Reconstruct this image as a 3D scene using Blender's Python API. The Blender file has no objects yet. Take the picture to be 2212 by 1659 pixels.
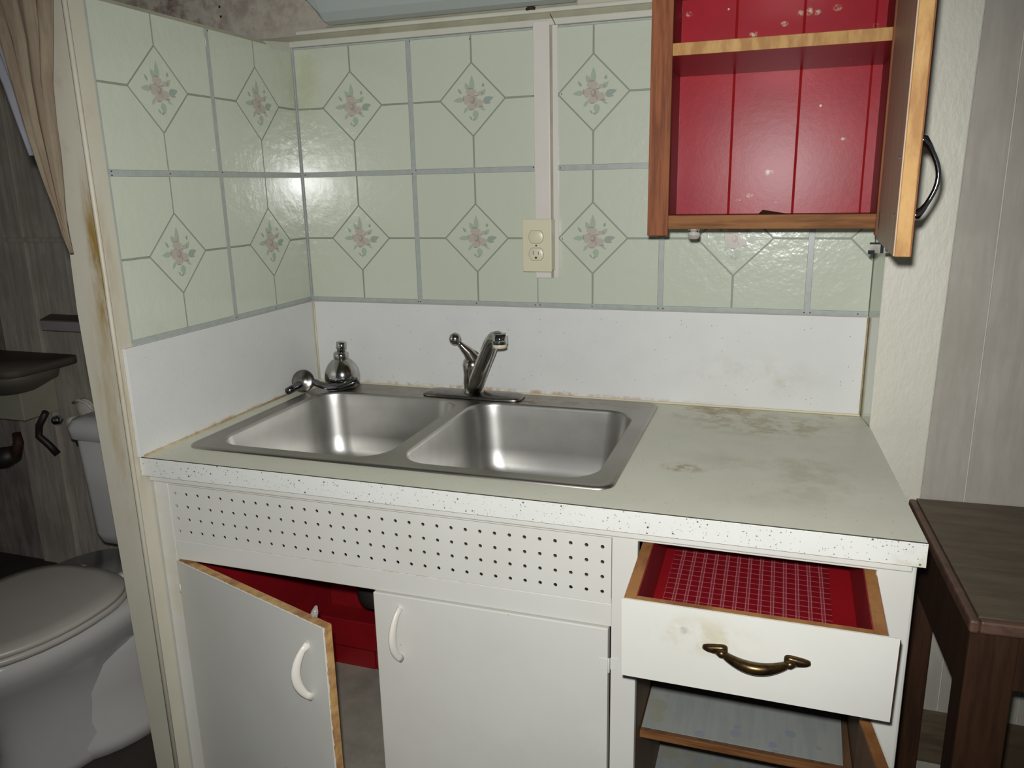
import bpy, bmesh, math, random
from mathutils import Vector, Matrix
random.seed(7)
SC = bpy.context.scene
COL = SC.collection
T = 0.91            # counter height; numbers below are measured from the counter top

# ------------------------------------------------------------------ camera, world, light, exposure
cam_loc = Vector((1.128, -1.7398, 0.483 + T))
yaw, pit, rol = math.radians(-18.771), math.radians(-14.123), math.radians(-1.206)
fwd = Vector((math.sin(yaw)*math.cos(pit), math.cos(yaw)*math.cos(pit), math.sin(pit)))
rgt = Vector((math.cos(yaw), -math.sin(yaw), 0))
up = rgt.cross(fwd)
r2 = math.cos(rol)*rgt + math.sin(rol)*up
u2 = -math.sin(rol)*rgt + math.cos(rol)*up
cd = bpy.data.cameras.new('camera'); cam = bpy.data.objects.new('camera', cd); COL.objects.link(cam)
cd.sensor_width = 36; cd.lens = 1695.54/2212*36; cd.clip_start = 0.02; cd.clip_end = 50
CM = Matrix((r2, u2, -fwd)).transposed().to_4x4(); CM.translation = cam_loc
cam.matrix_world = CM
SC.camera = cam
w = bpy.data.worlds.new('world'); SC.world = w; w.use_nodes = True
w.node_tree.nodes['Background'].inputs[0].default_value = (0.85, 0.95, 1.0, 1)
w.node_tree.nodes['Background'].inputs[1].default_value = 0.05
fl = bpy.data.lights.new('flash', 'SPOT'); fo = bpy.data.objects.new('flash', fl); COL.objects.link(fo)
fl.energy = 78; fl.color = (1.0, 1.0, 0.995); fl.shadow_soft_size = 0.012; fl.spot_size = math.radians(100); fl.spot_blend = 0.75
FM = Matrix((r2, u2, -fwd)).transposed().to_4x4(); FM.translation = cam_loc + u2*0.040 - r2*0.012
fo.matrix_world = FM
vs = SC.view_settings
SC.display_settings.display_device = 'sRGB'
vs.view_transform = 'Standard'; vs.look = 'None'; vs.gamma = 1; vs.exposure = 0.0; vs.use_curve_mapping = False

# ------------------------------------------------------------------ materials
def lin(c):
    if isinstance(c, str):
        c = tuple(int(c[i:i+2], 16)/255 for i in (0, 2, 4))
    return tuple(x/12.92 if x <= 0.04045 else ((x+0.055)/1.055)**2.4 for x in c) + (1,)

def mat(name, col, rough=0.5, metal=0.0, var=None, grain=None, specks=(), stains=(), bump=(), spec=0.5, coat=0.0, trans=0.0, aniso=0):
    """col sRGB hex albedo. var=(scale, amount, hex). grain=(sx,sy,sz,hex,amount). specks=[(scale,radius,density,hex)].
    stains=[(centre, radii, hex, strength, noise_scale)]; bump=[(scale or (sx,sy,sz), strength, distance)]"""
    m = bpy.data.materials.new(name); m.use_nodes = True
    N = m.node_tree.nodes; L = m.node_tree.links; B = N['Principled BSDF']
    tc = N.new('ShaderNodeNewGeometry'); P = tc.outputs['Position']
    def mapped(s):
        if not isinstance(s, tuple): return P, s
        mp = N.new('ShaderNodeMapping'); L.new(P, mp.inputs[0]); mp.inputs['Scale'].default_value = s
        return mp.outputs[0], 1.0
    def noise(s, det=5, rough_=0.6):
        v, sc = mapped(s)
        n = N.new('ShaderNodeTexNoise'); L.new(v, n.inputs['Vector']); n.inputs['Scale'].default_value = sc
        n.inputs['Detail'].default_value = det; n.inputs['Roughness'].default_value = rough_
        return n.outputs['Fac']
    def ramp(f, a, b, lo=0.0, hi=1.0):
        r = N.new('ShaderNodeMapRange'); L.new(f, r.inputs[0]); r.interpolation_type = 'SMOOTHSTEP'
        r.inputs[1].default_value = a; r.inputs[2].default_value = b; r.inputs[3].default_value = lo; r.inputs[4].default_value = hi
        return r.outputs[0]
    def math_(op, a, b):
        n = N.new('ShaderNodeMath'); n.operation = op
        for i, x in enumerate((a, b)):
            if isinstance(x, (int, float)): n.inputs[i].default_value = x
            else: L.new(x, n.inputs[i])
        return n.outputs[0]
    rgb = N.new('ShaderNodeRGB'); rgb.outputs[0].default_value = lin(col); cur = rgb.outputs[0]
    def mixc(f, c):
        nonlocal cur
        x = N.new('ShaderNodeMix'); x.data_type = 'RGBA'
        L.new(f, x.inputs[0]); L.new(cur, x.inputs[6]); x.inputs[7].default_value = lin(c); cur = x.outputs[2]
    if var: mixc(ramp(noise(var[0]), 0.35, 0.7, 0, var[1]), var[2])
    if grain:
        mixc(ramp(noise(tuple(grain[:3]), 6, 0.65), 0.38, 0.66, 0, grain[4]), grain[3])
    for c, r, hx, st, ns in stains:
        vs_ = N.new('ShaderNodeVectorMath'); vs_.operation = 'SUBTRACT'; L.new(P, vs_.inputs[0]); vs_.inputs[1].default_value = c
        vd = N.new('ShaderNodeVectorMath'); vd.operation = 'DIVIDE'; L.new(vs_.outputs[0], vd.inputs[0]); vd.inputs[1].default_value = r
        vl = N.new('ShaderNodeVectorMath'); vl.operation = 'LENGTH'; L.new(vd.outputs[0], vl.inputs[0])
        fall = ramp(vl.outputs['Value'], 0.25, 1.0, 1, 0)
        n = ramp(noise(ns, 8, 0.7), 0.42, 0.62)
        mixc(math_('MULTIPLY', math_('MULTIPLY', fall, n), st), hx)
    for sc_, rad, dens, hx in specks:
        v = N.new('ShaderNodeTexVoronoi'); L.new(P, v.inputs['Vector']); v.inputs['Scale'].default_value = sc_
        f = math_('LESS_THAN', v.outputs['Distance'], rad)
        sx = N.new('ShaderNodeSeparateXYZ'); L.new(v.outputs['Color'], sx.inputs[0])
        mixc(math_('MULTIPLY', f, math_('LESS_THAN', sx.outputs[0], dens)), hx)
    L.new(cur, B.inputs['Base Color'])
    B.inputs['Roughness'].default_value = rough; B.inputs['Metallic'].default_value = metal
    B.inputs['Specular IOR Level'].default_value = spec; B.inputs['Coat Weight'].default_value = coat
    B.inputs['Coat Roughness'].default_value = 0.11
    B.inputs['Transmission Weight'].default_value = trans
    B.inputs['Anisotropic'].default_value = aniso
    last = None
    for s, st, di in bump:
        b = N.new('ShaderNodeBump'); b.inputs['Strength'].default_value = st; b.inputs['Distance'].default_value = di
        L.new(noise(s, 3), b.inputs['Height'])
        if last: L.new(last, b.inputs['Normal'])
        last = b.outputs[0]
    if last: L.new(last, B.inputs['Normal'])
    return m

M = {}
CHIPS = [((x_, -0.014, z_+T), (r_, 0.01, r_*0.7), 'd9ceb0', 1.0, 130) for x_, z_, r_ in ((0.932, 0.809, 0.009),(1.143, 0.794, 0.01),(1.157, 0.796, 0.013),(1.17, 0.793, 0.01),(1.207, 0.798, 0.01),(1.113, 0.777, 0.009),(1.057, 0.762, 0.01),(1.277, 0.762, 0.008),(1.1, 0.5, 0.012),(1.066, 0.455, 0.009),(1.044, 0.447, 0.007),(1.235, 0.56, 0.006))]
M['tile'] = mat('tileboard_green', 'c8cdbb', 0.2, var=(2.2, 0.5, 'c0c8b5'), bump=((30, 0.5, 0.003), (160, 0.12, 0.0012)), spec=0.5, coat=1.0,
                stains=[((0.02, 0, T+0.74), (0.1, 0.09, 0.16), 'adaf80', 0.45, 6)])
M['seam'] = mat('seam_blue_grey', 'a9afaa', 0.35, var=(60, 0.6, '979f9a'), bump=((150, 0.2, 0.0005),))
M['grout'] = mat('grout_line_green_grey', '8b9585', 0.5)
M['fl_pink'] = mat('flower_pink', 'b7aea2', 0.25)
M['fl_rose'] = mat('flower_mauve', 'a0948f', 0.25)
M['fl_leaf'] = mat('leaf_grey_green', 'a6b3a0', 0.25)
M['fl_leaf2'] = mat('leaf_blue_grey', '9aa59a', 0.25)
M['lam'] = mat('laminate_white', 'd8d8d5', 0.42, var=(14, 0.35, 'cdd0ca'), bump=((500, 0.1, 0.0003),),
               specks=((90, 0.1, 0.22, '8f917f'), (260, 0.13, 0.12, 'a3a594')),
               stains=[((1.08, 0, T+0.07), (0.2, 0.05, 0.07), 'b3b49c', 0.5, 12), ((0.0, 0, T+0.1), (0.012, 0.06, 0.25), 'c7b98a', 0.8, 9),
                       ((0.0, -0.3, T+0.003), (0.03, 0.4, 0.008), 'b29a70', 0.9, 30), ((0.5, 0, T+0.006), (0.7, 0.03, 0.01), 'b08f62', 0.9, 40)])
M['lamtop'] = mat('laminate_counter_worn', 'dcdccb', 0.5, var=(9, 0.5, 'd0d0bd'), bump=((400, 0.12, 0.0003),),
               specks=((120, 0.12, 0.25, 'a09e86'),),
               stains=[((1.02, -0.06, T), (0.17, 0.09, 0.03), '9a8550', 0.85, 14), ((1.12, -0.12, T), (0.22, 0.12, 0.03), 'a8966c', 0.7, 22),
                       ((1.27, -0.02, T), (0.06, 0.05, 0.03), '8a7448', 0.8, 20), ((0.99, -0.42, T), (0.05, 0.03, 0.02), 'a08055', 0.9, 60),
                       ((1.15, -0.4, T), (0.2, 0.22, 0.03), 'b9b79c', 0.6, 8)])
M['lamedge'] = mat('laminate_front_edge', 'dcddd6', 0.4, var=(14, 0.3, 'd0d2ca'),
               specks=((80, 0.13, 0.35, '6b6853'), (150, 0.17, 0.4, '8b8976'), (45, 0.075, 0.4, '57513d'), (260, 0.22, 0.3, 'aaaa9c')),
               bump=((500, 0.1, 0.0003),), stains=[((1.33, -0.62, T-0.03), (0.04, 0.03, 0.03), 'c7bb9a', 0.7, 40)])
M['blackline'] = mat('laminate_seam_dark', '3d3a30', 0.6)
M['paint'] = mat('paint_cream_satin', 'd3d2ca', 0.45, var=(7, 0.4, 'cac8bc'), bump=((60, 0.1, 0.0008), (700, 0.08, 0.0003)),
               specks=((48, 0.05, 0.12, '9a8f78'),),
               stains=[((0.02, -0.6, T-0.2), (0.05, 0.05, 0.3), 'c9bd9c', 0.5, 10), ((0.45, -0.61, T-0.1765), (0.4, 0.02, 0.0018), 'b59b78', 0.6, 40),
                       ((1.06, -0.75, T-0.12), (0.09, 0.03, 0.04), 'bdb79a', 0.7, 25), ((1.035, -0.75, T-0.115), (0.008, 0.02, 0.008), '77777c', 1.0, 5)])
M['paintwall'] = mat('wall_paint_dingy', 'bdb6a6', 0.6, var=(5, 0.6, 'aaa294'), bump=((300, 0.15, 0.0006), (25, 0.15, 0.002)),
               stains=[((-0.32, 0, T+0.92), (0.3, 0.3, 0.12), '6f5f55', 0.95, 13), ((-0.1, 0, T+0.9), (0.3, 0.1, 0.1), '958680', 0.6, 30)])
M['casing'] = mat('casing_paint_old', 'c9c4b2', 0.5, var=(5, 0.5, 'bdb7a4'), bump=(((60, 60, 12), 0.25, 0.001),),
               stains=[((-0.012, -0.65, T+0.36), (0.022, 0.05, 0.22), '94783a', 1.0, (30, 30, 5)), ((-0.02, -0.65, T+0.1), (0.05, 0.05, 0.3), 'ab9468', 0.6, (20, 20, 4)),
                       ((-0.02, -0.65, T+0.6), (0.05, 0.05, 0.2), 'b59f84', 0.6, 10)])
M['rough_board'] = mat('board_paint_textured', 'd6d3c4', 0.5, var=(6, 0.4, 'cbc8b6'), bump=(((90, 90, 40), 0.55, 0.003), (400, 0.1, 0.0005)),
               specks=((14, 0.05, 0.25, '8d6f55'),))
M['panelwall'] = mat('panelling_grey', 'b2ada2', 0.6, spec=0.3, grain=(40, 40, 5, 'a19b90', 0.7), var=(9, 0.6, 'a39d92'), bump=(((150, 150, 12), 0.2, 0.0006),))
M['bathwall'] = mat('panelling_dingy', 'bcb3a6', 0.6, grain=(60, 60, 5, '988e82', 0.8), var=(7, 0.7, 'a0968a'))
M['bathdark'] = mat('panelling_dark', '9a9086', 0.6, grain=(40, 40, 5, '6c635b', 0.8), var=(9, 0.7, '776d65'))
M['trimwhite'] = mat('trim_paint_white', 'c9c8ba', 0.45, var=(8, 0.5, 'b9b7a6'), bump=((40, 0.2, 0.001),))
M['trimolive'] = mat('trim_recess_olive', '9d9a84', 0.6, var=(12, 0.6, '84816a'))
M['conduit'] = mat('conduit_plastic_white', 'd5d0c8', 0.35, var=(10, 0.3, 'cac5bb'))
M['ivory'] = mat('ivory_plastic', 'd3cdb2', 0.35, var=(20, 0.3, 'c9c3a6'))
M['slot'] = mat('socket_slot', '77756a', 0.6)
M['black'] = mat('socket_black', '15140f', 0.6)
M['box'] = mat('enamel_blue_grey', 'a3aaa6', 0.35, var=(3, 0.3, '9aa19e'))
M['rust_and_shade'] = mat('rusty_metal_and_shade', '4a3024', 0.7, metal=0.3, var=(40, 0.7, '2c1d16'))  # rusty metal; also colours the shade sheet behind the pegboard holes
M['steel'] = mat('brushed_steel', 'a5a19a', 0.38, metal=1.0, var=(7, 0.5, '8c8780'), bump=((90, 0.03, 0.0004),),
               stains=[((0.5, -0.07, T), (0.5, 0.05, 0.02), '8a7a5e', 0.8, 25), ((0.6, -0.09, T), (0.06, 0.02, 0.03), '7a5a3c', 0.9, 40)])
M['steelbowl'] = mat('bowl_steel', 'c4c3be', 0.38, metal=1.0, var=(6, 0.5, '9f9d98'), bump=((130, 0.03, 0.0004),), specks=((60, 0.05, 0.2, 'c9c9c9'),))
M['chrome'] = mat('chrome_worn', 'bab8b2', 0.18, metal=1.0, var=(60, 0.5, '94918a'), bump=((100, 0.04, 0.0004),))
M['chromedull'] = mat('chrome_dull', '8f8d88', 0.3, metal=1.0, var=(70, 0.6, '6f6a62'))
M['shiny'] = mat('chrome_bright', 'c9cacc', 0.05, metal=1.0)
M['chromemid'] = mat('chrome_spotted', 'bdbcb8', 0.14, metal=1.0, var=(50, 0.5, 'a3a29c'), bump=((80, 0.05, 0.0005),))
M['darkchrome'] = mat('chrome_tarnished', '7b7c7e', 0.2, metal=1.0, var=(40, 0.6, '55565a'))
M['whiteplastic'] = mat('white_plastic', 'e0dacf', 0.3)
M['aerator'] = mat('aerator_cream', 'cfc8a8', 0.4)
M['bronze'] = mat('antique_bronze', '493622', 0.3, metal=0.8, grain=(60, 60, 60, '2c1a14', 0.9), var=(25, 0.5, '63552a'))
M['rawwood'] = mat('raw_wood_edge', 'b38b52', 0.6, grain=(50, 50, 14, '93683a', 0.8), var=(16, 0.5, 'c09a66'), spec=0.25)
M['plyedge'] = mat('plywood_edge', 'b58a52', 0.6, grain=(22, 22, 22, '7e4f2c', 0.8), var=(9, 0.6, 'cdb07a'))
M['brownwood'] = mat('stained_wood_brown', '8b5638', 0.6, grain=(110, 110, 7, '63392a', 0.8), var=(12, 0.4, '7a4a32'), spec=0.1, bump=(((140, 140, 9), 0.12, 0.0005),))
M['brownrail'] = mat('stained_wood_rail', '8a5f3b', 0.6, grain=(7, 110, 110, '5f3c22', 0.8), var=(12, 0.4, '7a5031'), spec=0.1, bump=(((9, 140, 140), 0.12, 0.0005),))
M['doorinner'] = mat('stained_ply_inside', 'b9a089', 0.5, grain=(130, 130, 8, '9e866f', 0.7), spec=0.25)
M['red'] = mat('red_gloss_paint', 'a5222e', 0.30, spec=0.16, var=(9, 0.55, '911d2a'), bump=((60, 0.12, 0.001), (400, 0.1, 0.0004)),
               specks=((22, 0.06, 0.17, 'd8cfb4'), (60, 0.06, 0.05, 'd8cfb4')), stains=CHIPS)
M['redgroove'] = mat('red_paint_groove', '8e0f14', 0.7, spec=0.1)  # darker, more saturated red for the grooves between boards
M['reddark'] = mat('red_cabinet_paint', '8f121b', 0.45, var=(11, 0.5, '740c14'))
M['redwoodfade'] = mat('brown_red_bottom', '7d4a41', 0.4, grain=(8, 60, 60, '6b2c2c', 0.8))
M['drawwood'] = mat('drawer_wood', '94663c', 0.6, grain=(14, 8, 60, '6f4526', 0.8), var=(18, 0.5, 'a47a48'), spec=0.2)
M['lowinner'] = mat('cupboard_side_brown', '6e5138', 0.6, grain=(60, 8, 8, '53402c', 0.8))
M['paper'] = mat('shelf_paper_pale', 'a2a49f', 0.65, var=(9, 0.6, '92968f'), specks=((16, 0.35, 0.3, '99998a'), (30, 0.3, 0.25, '8f969c')), grain=(70, 7, 7, '8d9290', 0.5), spec=0.2)
M['vinyl'] = mat('vinyl_floor_mottled', 'aaa292', 0.55, var=(12, 0.8, '8d8a7e'), specks=((14, 0.2, 0.3, '7f8478'),))
M['tabletop'] = mat('table_top_brown', '6a5e4c', 0.45, grain=(6, 40, 40, '4d4234', 0.8), var=(5, 0.6, '54432f'))
M['tableedge'] = mat('table_edge_worn', '6a4f40', 0.5, grain=(20, 20, 20, '43302a', 0.7))
M['tabledark'] = mat('table_leg_dark', '432b1b', 0.5, grain=(80, 80, 8, '2f1c12', 0.8))
M['porcelain'] = mat('porcelain_grey_white', 'c9c7c3', 0.12, var=(4, 0.3, 'bebbb6'), spec=0.5)
M['seat'] = mat('toilet_lid_plastic', 'c2bcb2', 0.35, var=(5, 0.5, 'b3aca1'))
M['floor'] = mat('floor_vinyl_brown', '6d6153', 0.55, var=(14, 0.7, '4f463c'))
M['bathfloor'] = mat('floor_dark', '3d352e', 0.6, var=(10, 0.6, '2b2520'))
M['curtain'] = mat('curtain_cloth', '7f735f', 0.85, grain=(60, 60, 3, '6f5c4a', 0.8), var=(12, 0.4, '9c8d78'))
M['curtainblue'] = mat('lining_cloth', '85858c', 0.85, var=(10, 0.5, '74747c'))
M['hose'] = mat('hose_dark', '2a2523', 0.5)
M['basin'] = mat('basin_enamel', 'a7a38e', 0.3, var=(9, 0.5, '97937f'))
M['basindark'] = mat('basin_bowl_dark', '6d675c', 0.5)  # darker tone for the basin bowl
M['shelfgrey'] = mat('shelf_lilac_grey', '97908f', 0.5, var=(9, 0.5, '8a8282'))
M['shelftop'] = mat('shelf_top_dark', '5e554b', 0.7)  # dark brown for the shelf top and the basin rim
M['ceil'] = mat('ceiling_paint', 'b5b0a4', 0.7)
M['clear'] = mat('clear_plastic', 'e6e2dc', 0.08, trans=0.75)
M['caulk'] = mat('old_caulk', 'b5a582', 0.6, var=(60, 0.8, '93794c'))
M['linergrid'] = None

def plaid():
    m = bpy.data.materials.new('liner_red_check'); m.use_nodes = True
    N = m.node_tree.nodes; L = m.node_tree.links; B = N['Principled BSDF']
    tc = N.new('ShaderNodeTexCoord'); sx = N.new('ShaderNodeSeparateXYZ'); L.new(tc.outputs['Object'], sx.inputs[0])
    def mt(op, a, b=0.0):
        n = N.new('ShaderNodeMath'); n.operation = op
        for i, x in enumerate((a, b)):
            if isinstance(x, (int, float)): n.inputs[i].default_value = x
            else: L.new(x, n.inputs[i])
        return n.outputs[0]
    cur = None
    rgb = N.new('ShaderNodeRGB'); rgb.outputs[0].default_value = lin('7c0e1a'); cur = rgb.outputs[0]
    def mix(f, c):
        nonlocal cur
        x = N.new('ShaderNodeMix'); x.data_type = 'RGBA'; L.new(f, x.inputs[0]); L.new(cur, x.inputs[6]); x.inputs[7].default_value = lin(c); cur = x.outputs[2]
    for ax, pitch, lines, band in ((1, 0.0152, ((0.5, 0.045, 0.5),), 0.0), (0, 0.0188, ((0.38, 0.03, 0.6), (0.62, 0.03, 0.6)), 0.14)):
        p = mt('FRACT', mt('DIVIDE', mt('ADD', sx.outputs[ax], 10.0), pitch), 0)
        if band: mix(mt('MULTIPLY', mt('LESS_THAN', mt('ABSOLUTE', mt('SUBTRACT', p, 0.5)), band), 0.3), '9c4a55')
        for o, wd, st in lines:
            ln = mt('LESS_THAN', mt('ABSOLUTE', mt('SUBTRACT', p, o)), wd)
            mix(mt('MULTIPLY', ln, st), 'c08a8c')
    L.new(cur, B.inputs['Base Color']); B.inputs['Roughness'].default_value = 0.4
    return m
M['linergrid'] = plaid()

# ------------------------------------------------------------------ mesh helpers
def V(x, y, z): return Vector((x, y, z + T))

class MB:
    def __init__(s): s.v = []; s.f = []; s.m = []; s.sm = []
    def add(s, vs, fs, mi=0, sm=False):
        b = len(s.v); s.v += [Vector(v) for v in vs]
        for f in fs: s.f.append([b+i for i in f]); s.m.append(mi); s.sm.append(sm)
        return s
    def box(s, x0, x1, y0, y1, z0, z1, mi=0, xf=None):
        vs = [V(x, y, z) for z in (z0, z1) for y in (y0, y1) for x in (x0, x1)]
        if xf: vs = [xf(v) for v in vs]
        return s.add(vs, [(0, 2, 3, 1), (4, 5, 7, 6), (0, 1, 5, 4), (2, 6, 7, 3), (0, 4, 6, 2), (1, 3, 7, 5)], mi)
    def hexa(s, a, b, mi=0):       # two quads (each 4 world pts, same order)
        return s.add(list(a)+list(b), [(3, 2, 1, 0), (4, 5, 6, 7), (0, 1, 5, 4), (1, 2, 6, 5), (2, 3, 7, 6), (3, 0, 4, 7)], mi)
    def loft(s, loops, mi=0, closed=True, cap0=False, cap1=False, sm=True):
        n = len(loops[0]); vs = [p for l in loops for p in l]; fs = []
        for k in range(len(loops)-1):
            for i in range(n if closed else n-1):
                j = (i+1) % n
                fs.append((k*n+i, k*n+j, (k+1)*n+j, (k+1)*n+i))
        if cap0: fs.append(tuple(reversed(range(n))))
        if cap1: fs.append(tuple(range((len(loops)-1)*n, len(loops)*n)))
        return s.add(vs, fs, mi, sm)
    def tube(s, path, r, n=12, mi=0, caps=True, flat=1.0):
        path = [Vector(p) for p in path]; rs = r if isinstance(r, (list, tuple)) else [r]*len(path)
        loops = []; prev = None
        for i, p in enumerate(path):
            t = (path[min(i+1, len(path)-1)] - path[max(i-1, 0)]).normalized()
            if prev is None:
                a = Vector((0, 0, 1)) if abs(t.z) < 0.9 else Vector((1, 0, 0))
                u = t.cross(a).normalized()
            else:
                u = (prev - t*prev.dot(t)).normalized()
            prev = u; w_ = t.cross(u)
            loops.append([p + (u*math.cos(q)*rs[i] + w_*math.sin(q)*rs[i]*flat) for q in [2*math.pi*k/n for k in range(n)]])
        return s.loft(loops, mi, True, caps, caps)
    def lathe(s, c, axis, prof, n=24, mi=0, caps=True):   # prof: (distance along axis, radius)
        axis = Vector(axis).normalized(); a = Vector((0, 0, 1)) if abs(axis.z) < 0.9 else Vector((1, 0, 0))
        u = axis.cross(a).normalized(); w_ = axis.cross(u); c = Vector(c)
        loops = [[c + axis*d + (u*math.cos(q) + w_*math.sin(q))*r for q in [2*math.pi*k/n for k in range(n)]] for d, r in prof]
        return s.loft(loops, mi, True, caps, caps)
    def build(s, name, mats, parent=None, bevel=0, seg=2, loc=None, subd=0, auto=False):
        me = bpy.data.meshes.new(name)
        if not isinstance(mats, (list, tuple)): mats = [mats]
        me.from_pydata([], [], [])
        off = Vector((0, 0, 0))
        if parent is not None:
            p = parent
            while p is not None: off += p.location; p = p.parent
        if loc is not None: off = Vector(loc)
        me.from_pydata([v-off for v in s.v], [], s.f)
        for mm in mats: me.materials.append(M[mm])
        for i, p in enumerate(me.polygons): p.material_index = s.m[i]; p.use_smooth = s.sm[i]
        me.update()
        bm = bmesh.new(); bm.from_mesh(me); bmesh.ops.recalc_face_normals(bm, faces=bm.faces); bm.to_mesh(me); bm.free()
        o = bpy.data.objects.new(name, me); COL.objects.link(o)
        if parent is not None: o.parent = parent
        if loc is not None and parent is None: o.location = off
        if bevel:
            b = o.modifiers.new('bevel', 'BEVEL'); b.width = bevel; b.segments = seg; b.limit_method = 'ANGLE'; b.angle_limit = math.radians(40)
        if subd:
            b = o.modifiers.new('sub', 'SUBSURF'); b.levels = subd; b.render_levels = subd
        return o

def tag(o, label=None, cat=None, group=None, kind=None):
    if label: o['label'] = label
    if cat: o['category'] = cat
    if group: o['group'] = group
    if kind: o['kind'] = kind
    return o
def thing(name, label, cat, loc, group=None):
    o = bpy.data.objects.new(name, None); COL.objects.link(o); o.location = Vector((loc[0], loc[1], loc[2]+T)); o.empty_display_size = 0.05
    return tag(o, label, cat, group)
def struct(name, label=None, loc=(0, 0, 0)):
    o = bpy.data.objects.new(name, None); COL.objects.link(o); o.location = loc
    return tag(o, label, 'structure', None, 'structure')
def bx(name, b, m, parent=None, bevel=0, label=None, **k):
    o = MB().box(*b).build(name, m, parent, bevel, **k)
    if label: o['label'] = label
    return o
def rrect(x0, x1, y0, y1, r, z, n=6):
    pts = []
    for cx, cy, a in ((x1-r, y1-r, 0), (x0+r, y1-r, 90), (x0+r, y0+r, 180), (x1-r, y0+r, 270)):
        for k in range(n+1):
            q = math.radians(a+90*k/n); pts.append(V(cx+r*math.cos(q), cy+r*math.sin(q), z))
    return pts
def fill_plate(outer, holes, mi_dir=1):
    """triangulated flat plate with holes -> verts, faces"""
    bm = bmesh.new(); edges = []
    for loop in [outer]+holes:
        vs_ = [bm.verts.new(p) for p in loop]
        for i in range(len(vs_)): edges.append(bm.edges.new((vs_[i], vs_[(i+1) % len(vs_)])))
    bmesh.ops.triangle_fill(bm, use_beauty=True, use_dissolve=False, edges=edges)
    bm.verts.index_update()
    vs_ = [v.co.copy() for v in bm.verts]; fs = [[v.index for v in f.verts] for f in bm.faces]
    bm.free(); return vs_, fs

# ------------------------------------------------------------------ structure: rooms
BY = 0.004       # face of the plaster behind the tile board
fl_o = MB().box(-0.07, 3.2, -3.2, 0.5, -0.95, -0.91).build('floor', 'floor'); tag(fl_o, 'dull brown kitchen floor', 'floor', None, 'structure')
fb = MB().box(-3.0, -0.07, -3.2, 0.5, -0.95, -0.91).build('floor', 'bathfloor'); tag(fb, 'dark floor of the bathroom around the toilet', 'floor', None, 'structure')
ce = MB().box(-3.0, 3.2, -3.2, 0.5, 1.45, 1.5).build('ceiling', 'ceil'); tag(ce, 'dingy painted ceiling', 'ceiling', None, 'structure')
wall_back = struct('wall_back', 'kitchen back wall covered with pale green floral tile board')
bx('plaster', (-0.27, 1.44, BY, 0.08, -0.91, 1.45), 'paintwall', wall_back)
wu = MB().box(-0.80, -0.27, BY, 0.08, 0.80, 1.45).build('wall_header', 'paintwall'); tag(wu, 'stained wall above the partition at the upper left', 'wall', None, 'structure')
wall_left = struct('wall_left', 'low partition wall between sink counter and bathroom, tiled on the kitchen side')
MB().box(-0.062, -0.004, -0.607, BY, -0.91, 0.806).build('partition_core', 'paint', wall_left)
# end post / casing of the partition, slightly tapering towards the floor
mb = MB()
lx = [(-0.91, -0.044), (-0.4, -0.057), (0.28, -0.073), (0.6, -0.062), (1.45, -0.02)]
for (za, xa), (zb, xb) in zip(lx, lx[1:]):
    mb.hexa([V(xa, -0.65, za), V(0.0, -0.65, za), V(0.0, -0.6085, za), V(xa, -0.6085, za)], [V(xb, -0.65, zb), V(0.0, -0.65, zb), V(0.0, -0.6085, zb), V(xb, -0.6085, zb)])
cas = mb.build('trim_1', 'casing'); tag(cas, 'cream painted post at the end of the partition with yellow brown stains', 'door casing', None, 'structure')
bead = MB().tube([V(0.0, -0.6475, -0.91), V(0.0, -0.6475, 1.45)], 0.0045, 8).build('corner_bead', 'casing', cas)
bx('inner_strip', (-0.004, 0.0012, -0.6475, -0.6095, 0.0, 0.806), 'casing', cas, 0.001)

# ------------------------------------------------------------------ tile board
W = 0.3048; ZB = 0.2145; ZM = 0.5205; ZT = 0.812
TW = 0.0055; TN = 0.0014; DR = 0.0775; DG = 0.0008
def clip(poly, x0, x1, z0, z1):
    def cl(p, inside, inter):
        out = []
        for i in range(len(p)):
            a, b = p[i-1], p[i]
            if inside(b):
                if not inside(a): out.append(inter(a, b))
                out.append(b)
            elif inside(a): out.append(inter(a, b))
        return out
    def ix(c): return lambda a, b: (c, a[1]+(b[1]-a[1])*(c-a[0])/(b[0]-a[0]))
    def iz(c): return lambda a, b: (a[0]+(b[0]-a[0])*(c-a[1])/(b[1]-a[1]), c)
    for f, g in ((lambda q: q[0] >= x0, ix(x0)), (lambda q: q[0] <= x1, ix(x1)), (lambda q: q[1] >= z0, iz(z0)), (lambda q: q[1] <= z1, iz(z1))):
        if not poly: return poly
        poly = cl(poly, f, g)
    return poly

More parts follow.
